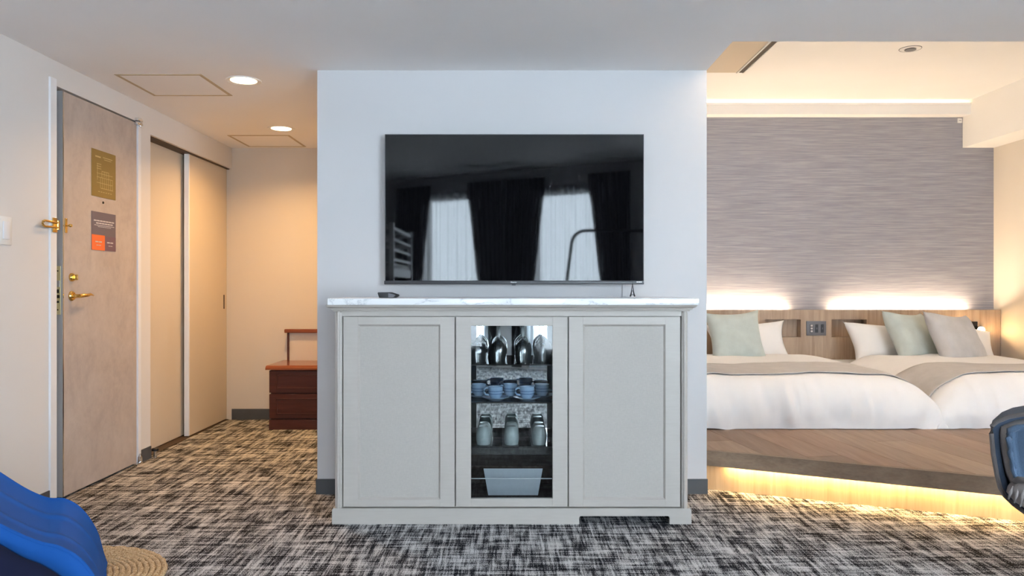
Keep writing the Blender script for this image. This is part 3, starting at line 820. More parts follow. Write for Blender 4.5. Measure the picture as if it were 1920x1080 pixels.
gd = b.obj('glass_door', M_cab, cab)
b = MB(); b.box(P0 - 0.003, P1 + 0.003, FY + 0.010, FY + 0.014, Q0 - 0.003, Q1 + 0.003); b.obj('pane', M_pane, gd)
# interior: mirror, shelves
MY = 3.68
b = MB(); b.box(IX0, IX1, MY, MY + 0.006, 0.247, cz(606)); b.obj('mirror_back', M_mirror, cab)
SH = [cz(684, 3.455), cz(755, 3.455), cz(838, 3.455)]
for z in SH:
    b = MB(); b.box(IX0, IX1, 3.452, MY - 0.002, z - 0.003, z + 0.003); b.obj('glass_shelf', M_shelf, cab)
    b = MB(); b.box(IX0, IX1, 3.450, 3.4525, z - 0.003, z + 0.003); b.obj('shelf_edge', M_hole, cab)
zb0, zb1 = 0.234, 0.247
b = MB(); b.box(IX0, IX1, 3.450, MY, zb0, zb1, 0.001, 1); b.obj('wood_shelf', M_dark, cab)
b = MB(); b.box(IX0, IX1, MY - 0.002, MY + 0.01, cz(938), zb0); b.obj('back_board', M_dark, cab)
b = MB(); b.box(IX0, IX1, 3.428, 3.436, cz(900) - 0.0012, cz(900) + 0.0012); b.obj('metal_rail', M_silver, cab)

# glassware: inverted stemmed glasses
def glass_profile_stem():
    # rim down; outer then inner surface
    return [(0.031, 0.0), (0.036, 0.03), (0.038, 0.055), (0.034, 0.080), (0.020, 0.098), (0.006, 0.108), (0.0038, 0.118), (0.0038, 0.165), (0.008, 0.172), (0.031, 0.176), (0.031, 0.1775), (0.0, 0.1785)]
def glass_inner(): return [(0.0295, 0.0), (0.0345, 0.03), (0.0363, 0.055), (0.0325, 0.078), (0.018, 0.094), (0.0, 0.100)]
b = MB(); b.lathe(glass_profile_stem(), 28); b.lathe(glass_inner(), 28); b.lathe([(0.0295, 0), (0.031, 0)], 28)
g0 = b.obj('wine_glass', M_glass, smooth=True, loc=(0, 0, 0))
cols = [(897, 'leftmost'), (934.5, 'second from the left'), (980, 'third from the left'), (1017, 'rightmost')]
first = True
for r, (gy, rn) in enumerate(((3.515, 'front'), (3.605, 'rear'))):
    for (xx, cn) in cols:
        o = g0 if first else g0.copy()
        if not first: COL.objects.link(o)
        first = False
        o.location = ((xx - VX) * 3.53 / FPX * (1.0 if r == 0 else 1.03) + (0.0 if r == 0 else 0.004), gy, SH[0] + 0.0032)
        tag(o, 'upside-down stemmed glass on the top shelf, %s in the %s row' % (cn, rn), 'glass', 'wine glasses on the top shelf')
# inverted tumblers
b = MB(); b.lathe([(0.030, 0), (0.0335, 0.02), (0.034, 0.04), (0.030, 0.068), (0.021, 0.082), (0, 0.083)], 28); b.lathe([(0.0285, 0), (0.032, 0.02), (0.0325, 0.04), (0.0285, 0.066), (0.02, 0.078), (0, 0.079)], 28); b.lathe([(0.0285, 0), (0.030, 0)], 28)
M_frost = thin_glass('frosted_tumbler_glass', (0.80, 0.88, 0.88), rough=0.25)
milky(M_frost, 0.30, (0.92, 0.96, 0.96), (0.92, 0.95, 0.95), 0.8)
t0 = b.obj('tumbler', M_frost, smooth=True, loc=(0, 0, 0))
first = True
for r, (gy, rn) in enumerate(((3.505, 'front'), (3.60, 'rear'))):
    for (xx, cn) in ((907, 'left'), (959, 'centre'), (1011, 'right')):
        o = t0 if first else t0.copy()
        if not first: COL.objects.link(o)
        first = False
        o.location = ((xx - VX) * 3.525 / FPX, gy, SH[2] + 0.0032)
        tag(o, 'pale tumbler standing upside down on the lowest glass shelf, %s column, %s row' % (cn, rn), 'glass', 'tumblers on the lowest glass shelf')
# cups and saucers
def make_cup(label):
    c = thing('teacup', label, 'cup', (0, 0, 0), 'blue cups on the middle shelf')
    b = MB(); b.lathe([(0, 0.0), (0.020, 0.0), (0.022, 0.004), (0.031, 0.018), (0.034, 0.034), (0.0335, 0.052), (0.0345, 0.056), (0.0325, 0.056), (0.0315, 0.050), (0.031, 0.034), (0.028, 0.018), (0.018, 0.006), (0, 0.005)], 28)
    b.obj('bowl', M_cup, c, True)
    b = MB(); b.tube([(-0.031, -0.004, 0.047), (-0.042, -0.006, 0.050), (-0.052, -0.008, 0.042), (-0.053, -0.008, 0.030), (-0.046, -0.006, 0.020), (-0.031, -0.004, 0.017)], 0.0042, 8)
    b.obj('handle', M_cup, c, True)
    return c
def make_saucer():
    b = MB(); b.lathe([(0, 0), (0.032, 0), (0.036, 0.003), (0.062, 0.013), (0.063, 0.015), (0.060, 0.0145), (0.036, 0.006), (0, 0.005)], 32)
    return b.obj('saucer', M_saucer, smooth=True, loc=(0, 0, 0))
cup0, sau0 = make_cup('x'), make_saucer()
spots = [(929, 3.522, 'front left'), (988, 3.522, 'front right'), (898, 3.612, 'rear left'), (957, 3.612, 'rear middle'), (1016, 3.612, 'rear right')]
for i, (xx, gy, nm) in enumerate(spots):
    loc = ((xx - VX) * gy / FPX, gy, SH[1] + 0.0032)
    if i == 0: s_ = sau0; s_.location = loc; c_ = cup0
    else:
        s_ = sau0.copy(); COL.objects.link(s_); s_.location = loc
        c_ = copy_tree(cup0, (0, 0, 0), '')
    c_.location = (loc[0], loc[1], loc[2] + 0.0055)
    tag(s_, 'pale blue saucer under the %s blue cup on the middle shelf' % nm, 'saucer', 'saucers on the middle shelf')
    tag(c_, 'patterned blue teacup, %s of the cups on the middle shelf' % nm, 'cup', 'blue cups on the middle shelf')
# pale bin on the cabinet base
bn = thing('ice_pail', 'pale silver tapered pail at the bottom of the glazed compartment', 'pail', (cx(962, 3.55), 3.56, cz(938) + 0.002))
def taper(bm, w0, w1, d0, d1, z0, z1, X, Y):
    lo = [bm.bm.verts.new((X + sx * w0 / 2, Y + sy * d0 / 2, z0)) for sx, sy in ((-1, -1), (1, -1), (1, 1), (-1, 1))]
    hi = [bm.bm.verts.new((X + sx * w1 / 2, Y + sy * d1 / 2, z1)) for sx, sy in ((-1, -1), (1, -1), (1, 1), (-1, 1))]
    bm.bm.faces.new(list(reversed(lo)))
    for k in range(4): bm.bm.faces.new((lo[k], lo[(k + 1) % 4], hi[(k + 1) % 4], hi[k]))
    return hi
M_pail = mat('brushed_pail_metal', (0.55, 0.60, 0.66), 0.35, 0.55)
zz0 = cz(938) + 0.002
b = MB(); taper(b, 0.225, 0.268, 0.16, 0.195, zz0, zz0 + 0.128, cx(962, 3.55), 3.56); b.obj('body', M_pail, bn)
b = MB(); b.box(cx(962, 3.55) - 0.136, cx(962, 3.55) + 0.136, 3.460, 3.660, zz0 + 0.1282, zz0 + 0.132, 0.002, 1); b.obj('lid', M_pail, bn)

# things on the marble top
rm = thing('set_top_receiver', 'small black wedge-shaped receiver lying on the marble top', 'receiver', ((725 - VX) * 3.52 / FPX, 3.54, 1.0003))
rY = 3.47
rxp = lambda x: (x - VX) * rY / FPX
h_ = 0.026
prof = [(rxp(711), 1.0005), (rxp(738), 1.0005), (rxp(743.5), 1.010), (rxp(742), 1.0155), (rxp(728), 1.0005 + h_ - 0.001), (rxp(708.5), 1.0005 + h_ - 0.001), (rxp(708), 1.0005 + h_ - 0.006)]
b = MB(); b.prism(prof, 0, 0.10, Matrix.Translation((0, rY + 0.10, 0)) @ RXT); b.obj('body', M_black, rm)
b = MB(); b.prism([(rxp(728), 1.003), (rxp(737), 1.003), (rxp(741.5), 1.011), (rxp(741), 1.014), (rxp(728), 1.022)], 0, 0.002, Matrix.Translation((0, rY + 0.0005, 0)) @ RXT); b.obj('side_panel', M_mgrey, rm)
tw = thing('tower_ornament', 'small black lattice tower ornament on the marble top', 'ornament', ((1186 - VX) * 3.72 / FPX, 3.72, 1.0003))
tX, tY = (1186 - VX) * 3.72 / FPX, 3.72
b = MB(); b.box(tX - 0.013, tX + 0.013, tY - 0.013, tY + 0.013, 1.0005, 1.003, 0.0005, 1); b.obj('glass_foot', M_plastic, tw)
for sx in (-1, 1):
    for sy in (-1, 1):
        b = MB(); b.tube([(tX + sx * 0.0105, tY + sy * 0.0105, 1.003), (tX + sx * 0.0065, tY + sy * 0.0065, 1.018), (tX + sx * 0.0042, tY + sy * 0.0042, 1.032), (tX + sx * 0.002, tY + sy * 0.002, 1.052), (tX + sx * 0.0006, tY + sy * 0.0006, 1.070)], [0.0024, 0.002, 0.0017, 0.0013, 0.0008], 6); b.obj('leg', M_black, tw)
for z, w in ((1.013, 0.0085), (1.030, 0.0052), (1.050, 0.003)):
    b = MB(); b.box(tX - w, tX + w, tY - w, tY + w, z - 0.0013, z + 0.0013); b.obj('deck', M_black, tw)
b = MB(); b.cyl((tX, tY, 1.066), (tX, tY, 1.078), 0.0013, 0.0006, 8); b.obj('spire', M_black, tw)

# ================================================================== BED PLATFORM
pz, pth = 0.22, 0.078
def fe(x): return 3.906 - 0.4955 * (x - 0.99)      # front edge line
def fr(x): return 3.995 - 0.428 * (x - 1.0)        # riser line
plat = thing('bed_platform', 'oak bed platform with a slanting front edge lit from below', 'platform', (2.4, 5.2, 0))
x0, x1 = BX1 + 0.002, XR - 0.002
b = MB(); b.prism([(x0, fe(x0) + 0.03), (x1, fe(x1) + 0.03), (x1, YB - 0.002), (x0, YB - 0.002)], pz - pth + 0.004, pz - 0.014); b.obj('deck', M_fascia, plat)
b = MB(); b.prism([(x0, fe(x0)), (x1, fe(x1)), (x1, fe(x1) + 0.03), (x0, fe(x0) + 0.03)], pz - pth, pz - 0.0005); b.obj('edge_board', M_fascia, plat)
b = MB(); b.prism([(x0, fr(x0)), (x1, fr(x1)), (x1, fr(x1) + 0.02), (x0, fr(x0) + 0.02)], 0, pz - pth + 0.004); b.obj('riser', M_riser, plat)
dirf = Vector((1, -0.428)).normalized()
xa, xb = 1.10, XR - 0.1
b = MB(); b.prism([(xa, fr(xa) - 0.03), (xb, fr(xb) - 0.03), (xb, fr(xb) - 0.018), (xa, fr(xa) - 0.018)], pz - pth - 0.006, pz - pth); b.obj('light_strip', M_led, plat)
mx_ = (xa + xb) / 2
lo = area_light('platform_light', (mx_, fr(mx_) - 0.024, pz - pth - 0.008), (0.05, 0.12, -1), (xb - xa) / dirf.x, 0.012, 15, (1.0, 0.66, 0.27), parent=plat)
lo.rotation_euler = (0, 0, math.atan2(dirf.y, dirf.x))
def clip(poly, inside, inter):
    out = []
    for k in range(len(poly)):
        a, c = poly[k - 1], poly[k]
        ia, ic = inside(a), inside(c)
        if ia != ic: out.append(inter(a, c))
        if ic: out.append(c)
    return out
def halfplane(n, dd):
    f = lambda p: p[0] * n[0] + p[1] * n[1] - dd
    ins = lambda p: f(p) >= -1e-9
    def it(a, c):
        t = f(a) / (f(a) - f(c)); return (a[0] + t * (c[0] - a[0]), a[1] + t * (c[1] - a[1]))
    return ins, it
rot = math.radians(9)
du, dv = Vector((math.cos(rot), math.sin(rot))), Vector((-math.sin(rot), math.cos(rot)))
pw = 0.185
planes = [halfplane((0.4955, 1), 3.906 + 0.4955 * 0.99 + 0.031 * 1.0), halfplane((1, 0), x0), halfplane((-1, 0), -x1), halfplane((0, -1), -(YB - 0.003))]
for k in range(0, 34):
    for seg_i in range(4):
        u0 = 0.9 + k * pw
        v0 = 1.0 + seg_i * 1.9 + (k * 0.73) % 1.9 - 1.9
        quad = [(u0 + 0.001, v0 + 0.001), (u0 + pw - 0.001, v0 + 0.001), (u0 + pw - 0.001, v0 + 1.898), (u0 + 0.001, v0 + 1.898)]
        poly = [tuple(du * p[0] + dv * p[1]) for p in quad]
        for ins, it in planes:
            poly = clip(poly, ins, it)
            if len(poly) < 3: break
        if len(poly) < 3: continue
        ar = abs(sum(poly[i - 1][0] * poly[i][1] - poly[i][0] * poly[i - 1][1] for i in range(len(poly)))) / 2
        if ar < 0.003: continue
        b = MB(); b.prism(poly, pz - 0.014, pz); b.obj('plank', M_plank[(k * 7 + seg_i * 3 + (k // 3)) % 4], plat)

# ================================================================== HEADBOARD
HY = 6.50
hz = cz(581, HY)
hd = thing('headboard', 'wide pale oak headboard panel with two niches behind the beds', 'headboard', (2.56, HY + 0.05, pz))
hxp = lambda x: (x - VX) * HY / FPX
hzp = lambda y: H_EYE - (y - VY) * HY / FPX
n1 = (hxp(1435.5), hxp(1501.5)); n2 = (hxp(1559), hxp(1625)); nz = (hzp(632.5), hzp(599))
hx0, hx1 = BX1 + 0.002, XR - 0.004
b = MB()
xs = [hx0, n1[0], n1[1], n2[0], n2[1], hx1]
for k in range(5):
    if k in (1, 3):
        b.box(xs[k], xs[k + 1], HY, HY + 0.035, pz, nz[0]); b.box(xs[k], xs[k + 1], HY, HY + 0.035, nz[1], hz)
    else: b.box(xs[k], xs[k + 1], HY, HY + 0.035, pz, hz)
b.obj('board', M_head, hd)
for (na, nb) in (n1, n2):
    b = MB(); b.box(na - 0.01, nb + 0.01, HY + 0.085, HY + 0.095, nz[0] - 0.01, nz[1] + 0.01)
    b.box(na - 0.01, na, HY + 0.035, HY + 0.09, nz[0], nz[1]); b.box(nb, nb + 0.01, HY + 0.035, HY + 0.09, nz[0], nz[1])
    b.box(na - 0.01, nb + 0.01, HY + 0.035, HY + 0.09, nz[1], nz[1] + 0.01); b.box(na - 0.01, nb + 0.01, HY + 0.035, HY + 0.09, nz[0] - 0.01, nz[0])
    b.obj('niche', M_head, hd)
for (xa, xb, en) in ((1.03, hxp(1480), 20.0), (hxp(1566), hxp(1822), 15.0)):
    b = MB(); b.box(xa, xb, HY + 0.055, HY + 0.085, hz - 0.030, hz - 0.022); b.obj('light_strip', M_led, hd)
    b = MB(); b.box(xa, xb, HY + 0.035, YB, hz - 0.045, hz - 0.030); b.obj('strip_shelf', M_head, hd)
    area_light('headboard_light', ((xa + xb) / 2, HY + 0.07, hz - 0.018), (0, -0.35, 1), xb - xa, 0.02, en, (1.0, 0.78, 0.52), parent=hd)
# switch plate
sp_ = thing('switch_panel', 'dark grey triple switch panel on the headboard between the niches', 'switch', (hxp(1530), HY - 0.004, hzp(629)))
b = MB(); b.box(hxp(1511.5), hxp(1548.5), HY - 0.009, HY, hzp(629), hzp(602), 0.003); b.obj('plate', M_mgrey, sp_, True)
for k, xx in enumerate((1520.5, 1530.5, 1541)):
    b = MB(); b.box(hxp(xx - 2.7), hxp(xx + 2.7), HY - 0.012, HY - 0.008, hzp(623.5), hzp(608), 0.001, 1); sw = b.obj('switch_module', M_dgrey, sp_)
    for q in range(3):
        if k == 0 or q == 1:
            b = MB(); zc = hzp(610.5 + q * 5.2); b.box(hxp(xx - (1.6 if k == 0 else 0.8)), hxp(xx + (2.2 if k == 0 else 0.8)), HY - 0.0135, HY - 0.0115, zc - 0.008, zc + 0.008); b.obj('rocker', M_print if k == 0 else M_mgrey, sw)
# reading lamp
rp = px(1846, 617, 6.42)
rl = thing('reading_lamp', 'small lit reading lamp on the right end of the headboard', 'lamp', (rp.x - 0.05, HY, rp.z - 0.05))
b = MB(); b.box(rp.x - 0.085, rp.x - 0.015, HY - 0.012, HY, rp.z - 0.03, rp.z + 0.06, 0.003); b.obj('wall_plate', M_black, rl)
b = MB(); b.tube([(rp.x - 0.05, HY - 0.01, rp.z + 0.01), (rp.x - 0.03, HY - 0.05, rp.z + 0.012), (rp.x - 0.01, HY - 0.055, rp.z + 0.006)], 0.006); b.obj('arm', M_black, rl, True)
Ml = Matrix.Translation((rp.x - 0.012, HY - 0.05, rp.z)) @ Vector((-0.45, -0.9, -0.25)).to_track_quat('Z', 'Y').to_matrix().to_4x4()
b = MB(); b.lathe([(0, -0.03), (0.018, -0.026), (0.026, 0.0), (0.030, 0.028), (0.028, 0.028), (0.024, 0.002), (0, 0.0)], 20, Ml); b.obj('shade', M_black, rl, True)
b = MB(); b.lathe([(0, 0.046), (0.018, 0.040), (0.026, 0.024), (0.020, 0.008), (0, 0.002)], 16, Ml); M_rb = mat('reading_bulb', (1, 0.85, 0.6), 0.4, emit=(1.0, 0.72, 0.36), estr=120); b.obj('bulb', M_rb, rl, True)
pl = bpy.data.lights.new('reading_light', 'POINT'); pl.energy = 28; pl.color = (1.0, 0.62, 0.26); pl.shadow_soft_size = 0.03
po = bpy.data.objects.new('reading_light', pl); COL.objects.link(po); po.location = Vector((rp.x - 0.02, HY - 0.10, rp.z - 0.03)) - wl(rl); po.parent = rl

# ceiling vent disc, wall sensor
vp = Vector((2.642, 5.094, ZB))
vd = thing('ceiling_vent', 'small round white vent disc in the bedroom ceiling', 'vent', tuple(vp))
b = MB(); b.lathe([(0, -0.004), (0.050, -0.004), (0.064, -0.003), (0.067, 0.0)], 36, Matrix.Translation(vp)); b.obj('plate', M_plastic, vd, True)
b = MB(); b.lathe([(0.034, -0.0045), (0.036, -0.0095), (0.0, -0.010)], 28, Matrix.Translation(vp)); b.obj('centre_cap', M_mgrey, vd, True)
b = MB(); b.lathe([(0.0662, -0.0015), (0.0685, -0.003), (0.070, 0.0)], 36, Matrix.Translation(vp)); b.obj('rim', M_mgrey, vd, True)
wp = px(1798.5, 226.5, YB)
ws = thing('wall_sensor', 'tiny white square box at the top corner of the streaked wallpaper', 'sensor', (wp.x, YB, wp.z - 0.02))
b = MB(); b.box(wp.x - 0.018, wp.x + 0.018, YB - 0.014, YB, wp.z - 0.020, wp.z + 0.020, 0.003); b.obj('box', M_plastic, ws, True)
b = MB(); b.box(wp.x - 0.010, wp.x + 0.010, YB - 0.016, YB - 0.013, wp.z - 0.002, wp.z + 0.002); b.obj('slot', M_mgrey, ws)

# ================================================================== BEDS
def gq(d, r):
    if d <= 0: return 0.0
    if d >= r: return 1.0
    t = 1 - d / r
    return math.sqrt(max(0.0, 1 - t * t))
def duvet_z(x, y, B):
    X0, X1, Y0, Y1 = B['x0'], B['x1'], B['y0'], B['y1']
    dl, dr_, df = x - X0, X1 - x, y - Y0
    g = gq(dl, B['rl']) * gq(dr_, 0.34) * (gq(df, 0.17) ** 0.9)
    # gentle swelling and folds
    n1_ = mnoise.noise(Vector((x * 2.1 + B['seed'], y * 1.7, 0.3)))
    n2_ = mnoise.noise(Vector((x * 7 + B['seed'], y * 3.2, 1.7)))
    top = B['h'] + 0.018 * n1_ + 0.005 * n2_ + 0.02 * gq(df, 0.9)
    head = gq(Y1 - y, 0.10)
    return B['z'] + top * g * (0.80 + 0.20 * head)
def spacing(t, c=0.65):
    return (1 - c) * t + c * 0.5 * (1 - math.cos(PI * t))
def duvet_pt(a, c, B, lift=0.0):
    x = B['x0'] + (B['x1'] - B['x0']) * spacing(a, 0.9)
    y = B['y0'] + (B['y1'] - B['y0']) * (1 - math.cos(c * PI / 2)) ** 1.0
    z = duvet_z(x, y, B)
    rel = (z - B['z']) / B['h']
    # puffy bulge and vertical folds on the hanging faces
    k = max(0.0, 1 - rel)
    fold = mnoise.noise(Vector((x * 9 + B['seed'], z * 2.5, 4.0))) * 0.032 + mnoise.noise(Vector((x * 22, z * 6, 9.0 + B['seed']))) * 0.013
    df = y - B['y0']
    if df < 0.3:
        y += (1 - df / 0.3) * 0.02 * mnoise.noise(Vector((x * 3.3, B['seed'], 0.5)))
        w = max(0.0, 1 - df / 0.3) * min(1.0, rel * 3 + 0.25)
        y += fold * w * 1.3
        y += 0.03 * w * math.sin(min(1.0, rel) * PI) * -0.6
    sg = -1 if x < (B['x0'] + B['x1']) / 2 else 1
    ds = min(x - B['x0'], B['x1'] - x)
    if ds < 0.3:
        w = max(0.0, 1 - ds / 0.3)
        z += w * (1 - w) * 0.05 * mnoise.noise(Vector((y * 11 + x * 9, B['seed'], 2.2)))
        x += sg * 0.02 * w * mnoise.noise(Vector((y * 8, z * 4, B['seed'])))
    return Vector((x, y, z + lift))
BEDS = [dict(x0=1.02, x1=2.55, y0=4.47, y1=6.02, z=pz + 0.004, h=0.285, rl=0.07, seed=3.1, name='left', lab='the bed nearer the television wall'),
        dict(x0=2.49, x1=4.03, y0=4.485, y1=6.02, z=pz + 0.004, h=0.285, rl=0.34, seed=11.7, name='right', lab='the bed beside the right wall')]
for B in BEDS:
    bd = thing('bed', 'low double bed on the platform, %s' % ('nearer the television wall' if B['name'] == 'left' else 'beside the right wall'), 'bed', ((B['x0'] + B['x1']) / 2, 5.4, pz), 'beds on the platform')
    b = MB(); b.box(B['x0'] + 0.07, B['x1'] - 0.09, 4.60, HY - 0.01, pz + 0.001, pz + 0.06, 0.004); b.obj('base', M_mattress, bd)
    b = MB(); b.box(B['x0'] + 0.09, B['x1'] - 0.11, 4.64, HY - 0.01, pz + 0.06, pz + 0.22, 0.03, 3); b.obj('mattress', M_mattress, bd, True)
    b = MB(); b.grid(lambda a, c, B=B: duvet_pt(a, c, B), 130, 90)
    o = b.obj('duvet', M_linenw, smooth='all')
    tag(o, 'puffy white duvet on %s' % B['lab'], 'duvet', 'white duvets')
    # runner across the foot
    c0, c1 = math.acos(1 - 0.185 / (B['y1'] - B['y0'])) / (PI / 2), math.acos(1 - 0.70 / (B['y1'] - B['y0'])) / (PI / 2)
    b = MB()
    def rt(a, c, B=B):
        aa = 0.10 + 0.83 * a if B['name'] == 'left' else 0.055 + 0.93 * a
        cc = c0 + (c1 - c0) * c
        fl = 0.005 + 0.008 * (abs(mnoise.noise(Vector((a * 9, B['seed'], 0)))) if c < 0.08 else 0)
        return duvet_pt(aa, cc, B, fl)
    b.grid(rt, 120, 26)
    o = b.obj('bed_runner', M_runner, smooth='all')
    md = o.modifiers.new('thickness', 'SOLIDIFY'); md.thickness = 0.005; md.offset = 1
    tag(o, 'beige cloth runner across the foot of %s' % B['lab'], 'bed runner', 'bed runners')

def cushion(name, m, w, h, t, center, tilt, roll, yaw, label, cat, group, pinch=0.10, seed=0.0):
    b = MB()
    N = 26
    def f(u, v, sg):
        a, c = 2 * u - 1, 2 * v - 1
        a = math.copysign(abs(a) ** 0.8, a); c = math.copysign(abs(c) ** 0.8, c)
        ex = 1 - pinch * (1 - c * c) * 1.0 * abs(a) ** 1.5
        ez = 1 - pinch * (1 - a * a) * 1.0 * abs(c) ** 1.5
        th = t / 2 * ((1 - a ** 4) * (1 - c ** 4)) ** 0.55
        th *= 1 + 0.10 * mnoise.noise(Vector((a * 1.6 + seed, c * 1.6, sg * 2)))
        th += 0.004 * mnoise.noise(Vector((a * 6 + seed, c * 5, sg))) * (1 - a * a) * (1 - c * c)
        return Vector((a * w / 2 * ex, sg * th, c * h / 2 * ez))
    b.grid(lambda u, v: f(u, v, 1), N, N); b.grid(lambda u, v: f(u, v, -1), N, N)
    bmesh.ops.remove_doubles(b.bm, verts=b.bm.verts[:], dist=0.0008)
    M = Matrix.Translation(center) @ Matrix.Rotation(yaw, 4, 'Z') @ Matrix.Rotation(roll, 4, 'Y') @ Matrix.Rotation(tilt, 4, 'X')
    bmesh.ops.transform(b.bm, matrix=M, verts=b.bm.verts[:])
    o = b.obj(name, m, smooth='all')
    return tag(o, label, cat, group)
tl = math.radians(-24)
def at(x, y, Y): return px(x, y, Y)
cushion('pillow', M_linenw, 0.68, 0.37, 0.16, (1.92, 6.25, 0.59), tl, -0.05, 0.05, 'white pillow standing behind the pale green cushion on the left bed', 'pillow', 'white pillows', 0.15, 1)
cushion('pillow', M_linenw, 0.60, 0.36, 0.16, (1.30, 6.27, 0.585), tl, -0.02, 0, 'white pillow at the left bed half hidden by the wall corner', 'pillow', 'white pillows', 0.13, 2)
cushion('pillow', M_linenw, 0.70, 0.37, 0.17, (3.03, 6.23, 0.585), math.radians(-28), 0.06, 0.26, 'white pillow leaning at the left side of the right bed', 'pillow', 'white pillows', 0.16, 3)
cushion('pillow', M_linenw, 0.62, 0.38, 0.16, (3.68, 6.30, 0.575), math.radians(-30), 0.20, 0.10, 'white pillow under the reading lamp behind the grey cushion', 'pillow', 'white pillows', 0.15, 4)
cushion('cushion', M_green, 0.44, 0.42, 0.16, at(1379, 632, 5.86), math.radians(-20), -0.05, 0.08, 'pale green square cushion on the left bed', 'cushion', 'scatter cushions', 0.15, 5)
cushion('cushion', M_green, 0.48, 0.45, 0.17, at(1711, 633, 6.02), math.radians(-28), 0.06, 0.48, 'pale green square cushion behind the grey cushion on the right bed', 'cushion', 'scatter cushions', 0.17, 6)
cushion('cushion', M_taupe, 0.54, 0.46, 0.17, at(1794, 638, 5.84), math.radians(-28), 0.08, 0.48, 'pale grey square cushion on the right bed by the lamp', 'cushion', 'scatter cushions', 0.17, 7)

# ================================================================== ARMCHAIR (right edge)
AY = 2.55
ac = thing('armchair', 'denim blue upholstered tub armchair at the right edge', 'armchair', ((1857 - VX) * AY / FPX, AY, 0))
axp = lambda x: (x - VX) * AY / FPX
azp = lambda y: H_EYE - (y - VY) * AY / FPX
half = [(1920 + 130, 766), (1990, 765), (1950, 766), (1915, 769), (1885, 778), (1866, 789), (1858, 798), (1857, 812), (1860, 850), (1866, 890), (1871, 912), (1878, 926), (1892, 940), (1920, 960), (1955, 972), (2000, 977), (2050, 978)]
left = [(axp(x), azp(y)) for x, y in half]
cxm = axp(2050)
outline = left + [(2 * cxm - x, z) for x, z in reversed(left[1:-1])]
czm = sum(z for _, z in outline) / len(outline)
def ring_at(s, Y, dz_=0.0): return [(cxm + (x - cxm) * s, Y, czm + (z - czm) * s + dz_) for x, z in outline]
b = MB()
rings = [ring_at(1.0, AY), ring_at(1.0, AY + 0.02), ring_at(1.0, AY + 0.12), ring_at(0.97, AY + 0.26), ring_at(0.88, AY + 0.36), ring_at(0.70, AY + 0.42), ring_at(0.35, AY + 0.44)]
inner = [ring_at(0.93, AY), ring_at(0.93, AY + 0.1), ring_at(0.88, AY + 0.25), ring_at(0.78, AY + 0.33), ring_at(0.3, AY + 0.36)]
def skin(bm, rs, cap=True):
    vv = [[bm.bm.verts.new(p) for p in r] for r in rs]
    n_ = len(vv[0])
    for a, c in zip(vv[:-1], vv[1:]):
        for k in range(n_): bm.bm.faces.new((a[k], a[(k + 1) % n_], c[(k + 1) % n_], c[k]))
    if cap: bm.bm.faces.new(vv[-1])
    return vv
v1_ = skin(b, rings)
v2_ = skin(b, inner)
for k in range(len(outline)):
    b.bm.faces.new((v1_[0][k], v1_[0][(k + 1) % len(outline)], v2_[0][(k + 1) % len(outline)], v2_[0][k]))
b.obj('shell', M_denim_d, ac, 'all')
b = MB(); r_ = ring_at(0.992, AY - 0.002); b.tube(r_ + [r_[0], r_[1]], 0.007, 8); b.obj('shell_piping', M_pipe, ac, True)
# back cushion: boxed taupe edge, denim face with ruffled seam
bc = [(axp(x), azp(y)) for x, y in ((2050, 774), (1985, 774), (1940, 776), (1905, 783), (1882, 790), (1866, 796), (1866, 815), (1870, 850), (1876, 885), (1884, 905), (1910, 918), (1970, 925), (2050, 927))]
bco = bc + [(2 * cxm - x, z) for x, z in reversed(bc[1:-1])]
bzm = sum(z for _, z in bco) / len(bco)
def bring(s, Y, g=0.0): return [(cxm + (x - cxm) * s + (g if x < cxm else -g), Y, bzm + (z - bzm) * s) for x, z in bco]
b = MB(); skin(b, [bring(0.6, AY + 0.24), bring(1.0, AY + 0.20), bring(1.005, AY + 0.10), bring(0.985, AY + 0.03), bring(0.955, AY - 0.005), bring(0.90, AY - 0.01)]); b.obj('back_cushion', M_greyb, ac, 'all')
b = MB(); skin(b, [bring(0.915, AY + 0.0), bring(0.905, AY - 0.018), bring(0.87, AY - 0.026), bring(0.85, AY - 0.024), bring(0.84, AY - 0.016), bring(0.81, AY - 0.020), bring(0.6, AY - 0.032), bring(0.2, AY - 0.036)]); cf = b.obj('cushion_face', M_denim, ac, 'all')
b = MB()
rr = bring(0.89, AY - 0.022)
pts = []
for k in range(len(rr)):
    a, c = Vector(rr[k]), Vector(rr[(k + 1) % len(rr)])
    m_ = max(2, int((c - a).length / 0.012))
    for q in range(m_): pts.append(a + (c - a) * q / m_ + Vector((0, 0.0016 * math.sin(len(pts) * 1.7), 0.0015 * math.cos(len(pts) * 1.3))))
b.tube(pts + pts[:2], [0.009 + 0.0018 * math.sin(k * 1.9) for k in range(len(pts) + 2)], 8); b.obj('ruffled_seam', M_denim, cf, 'all')
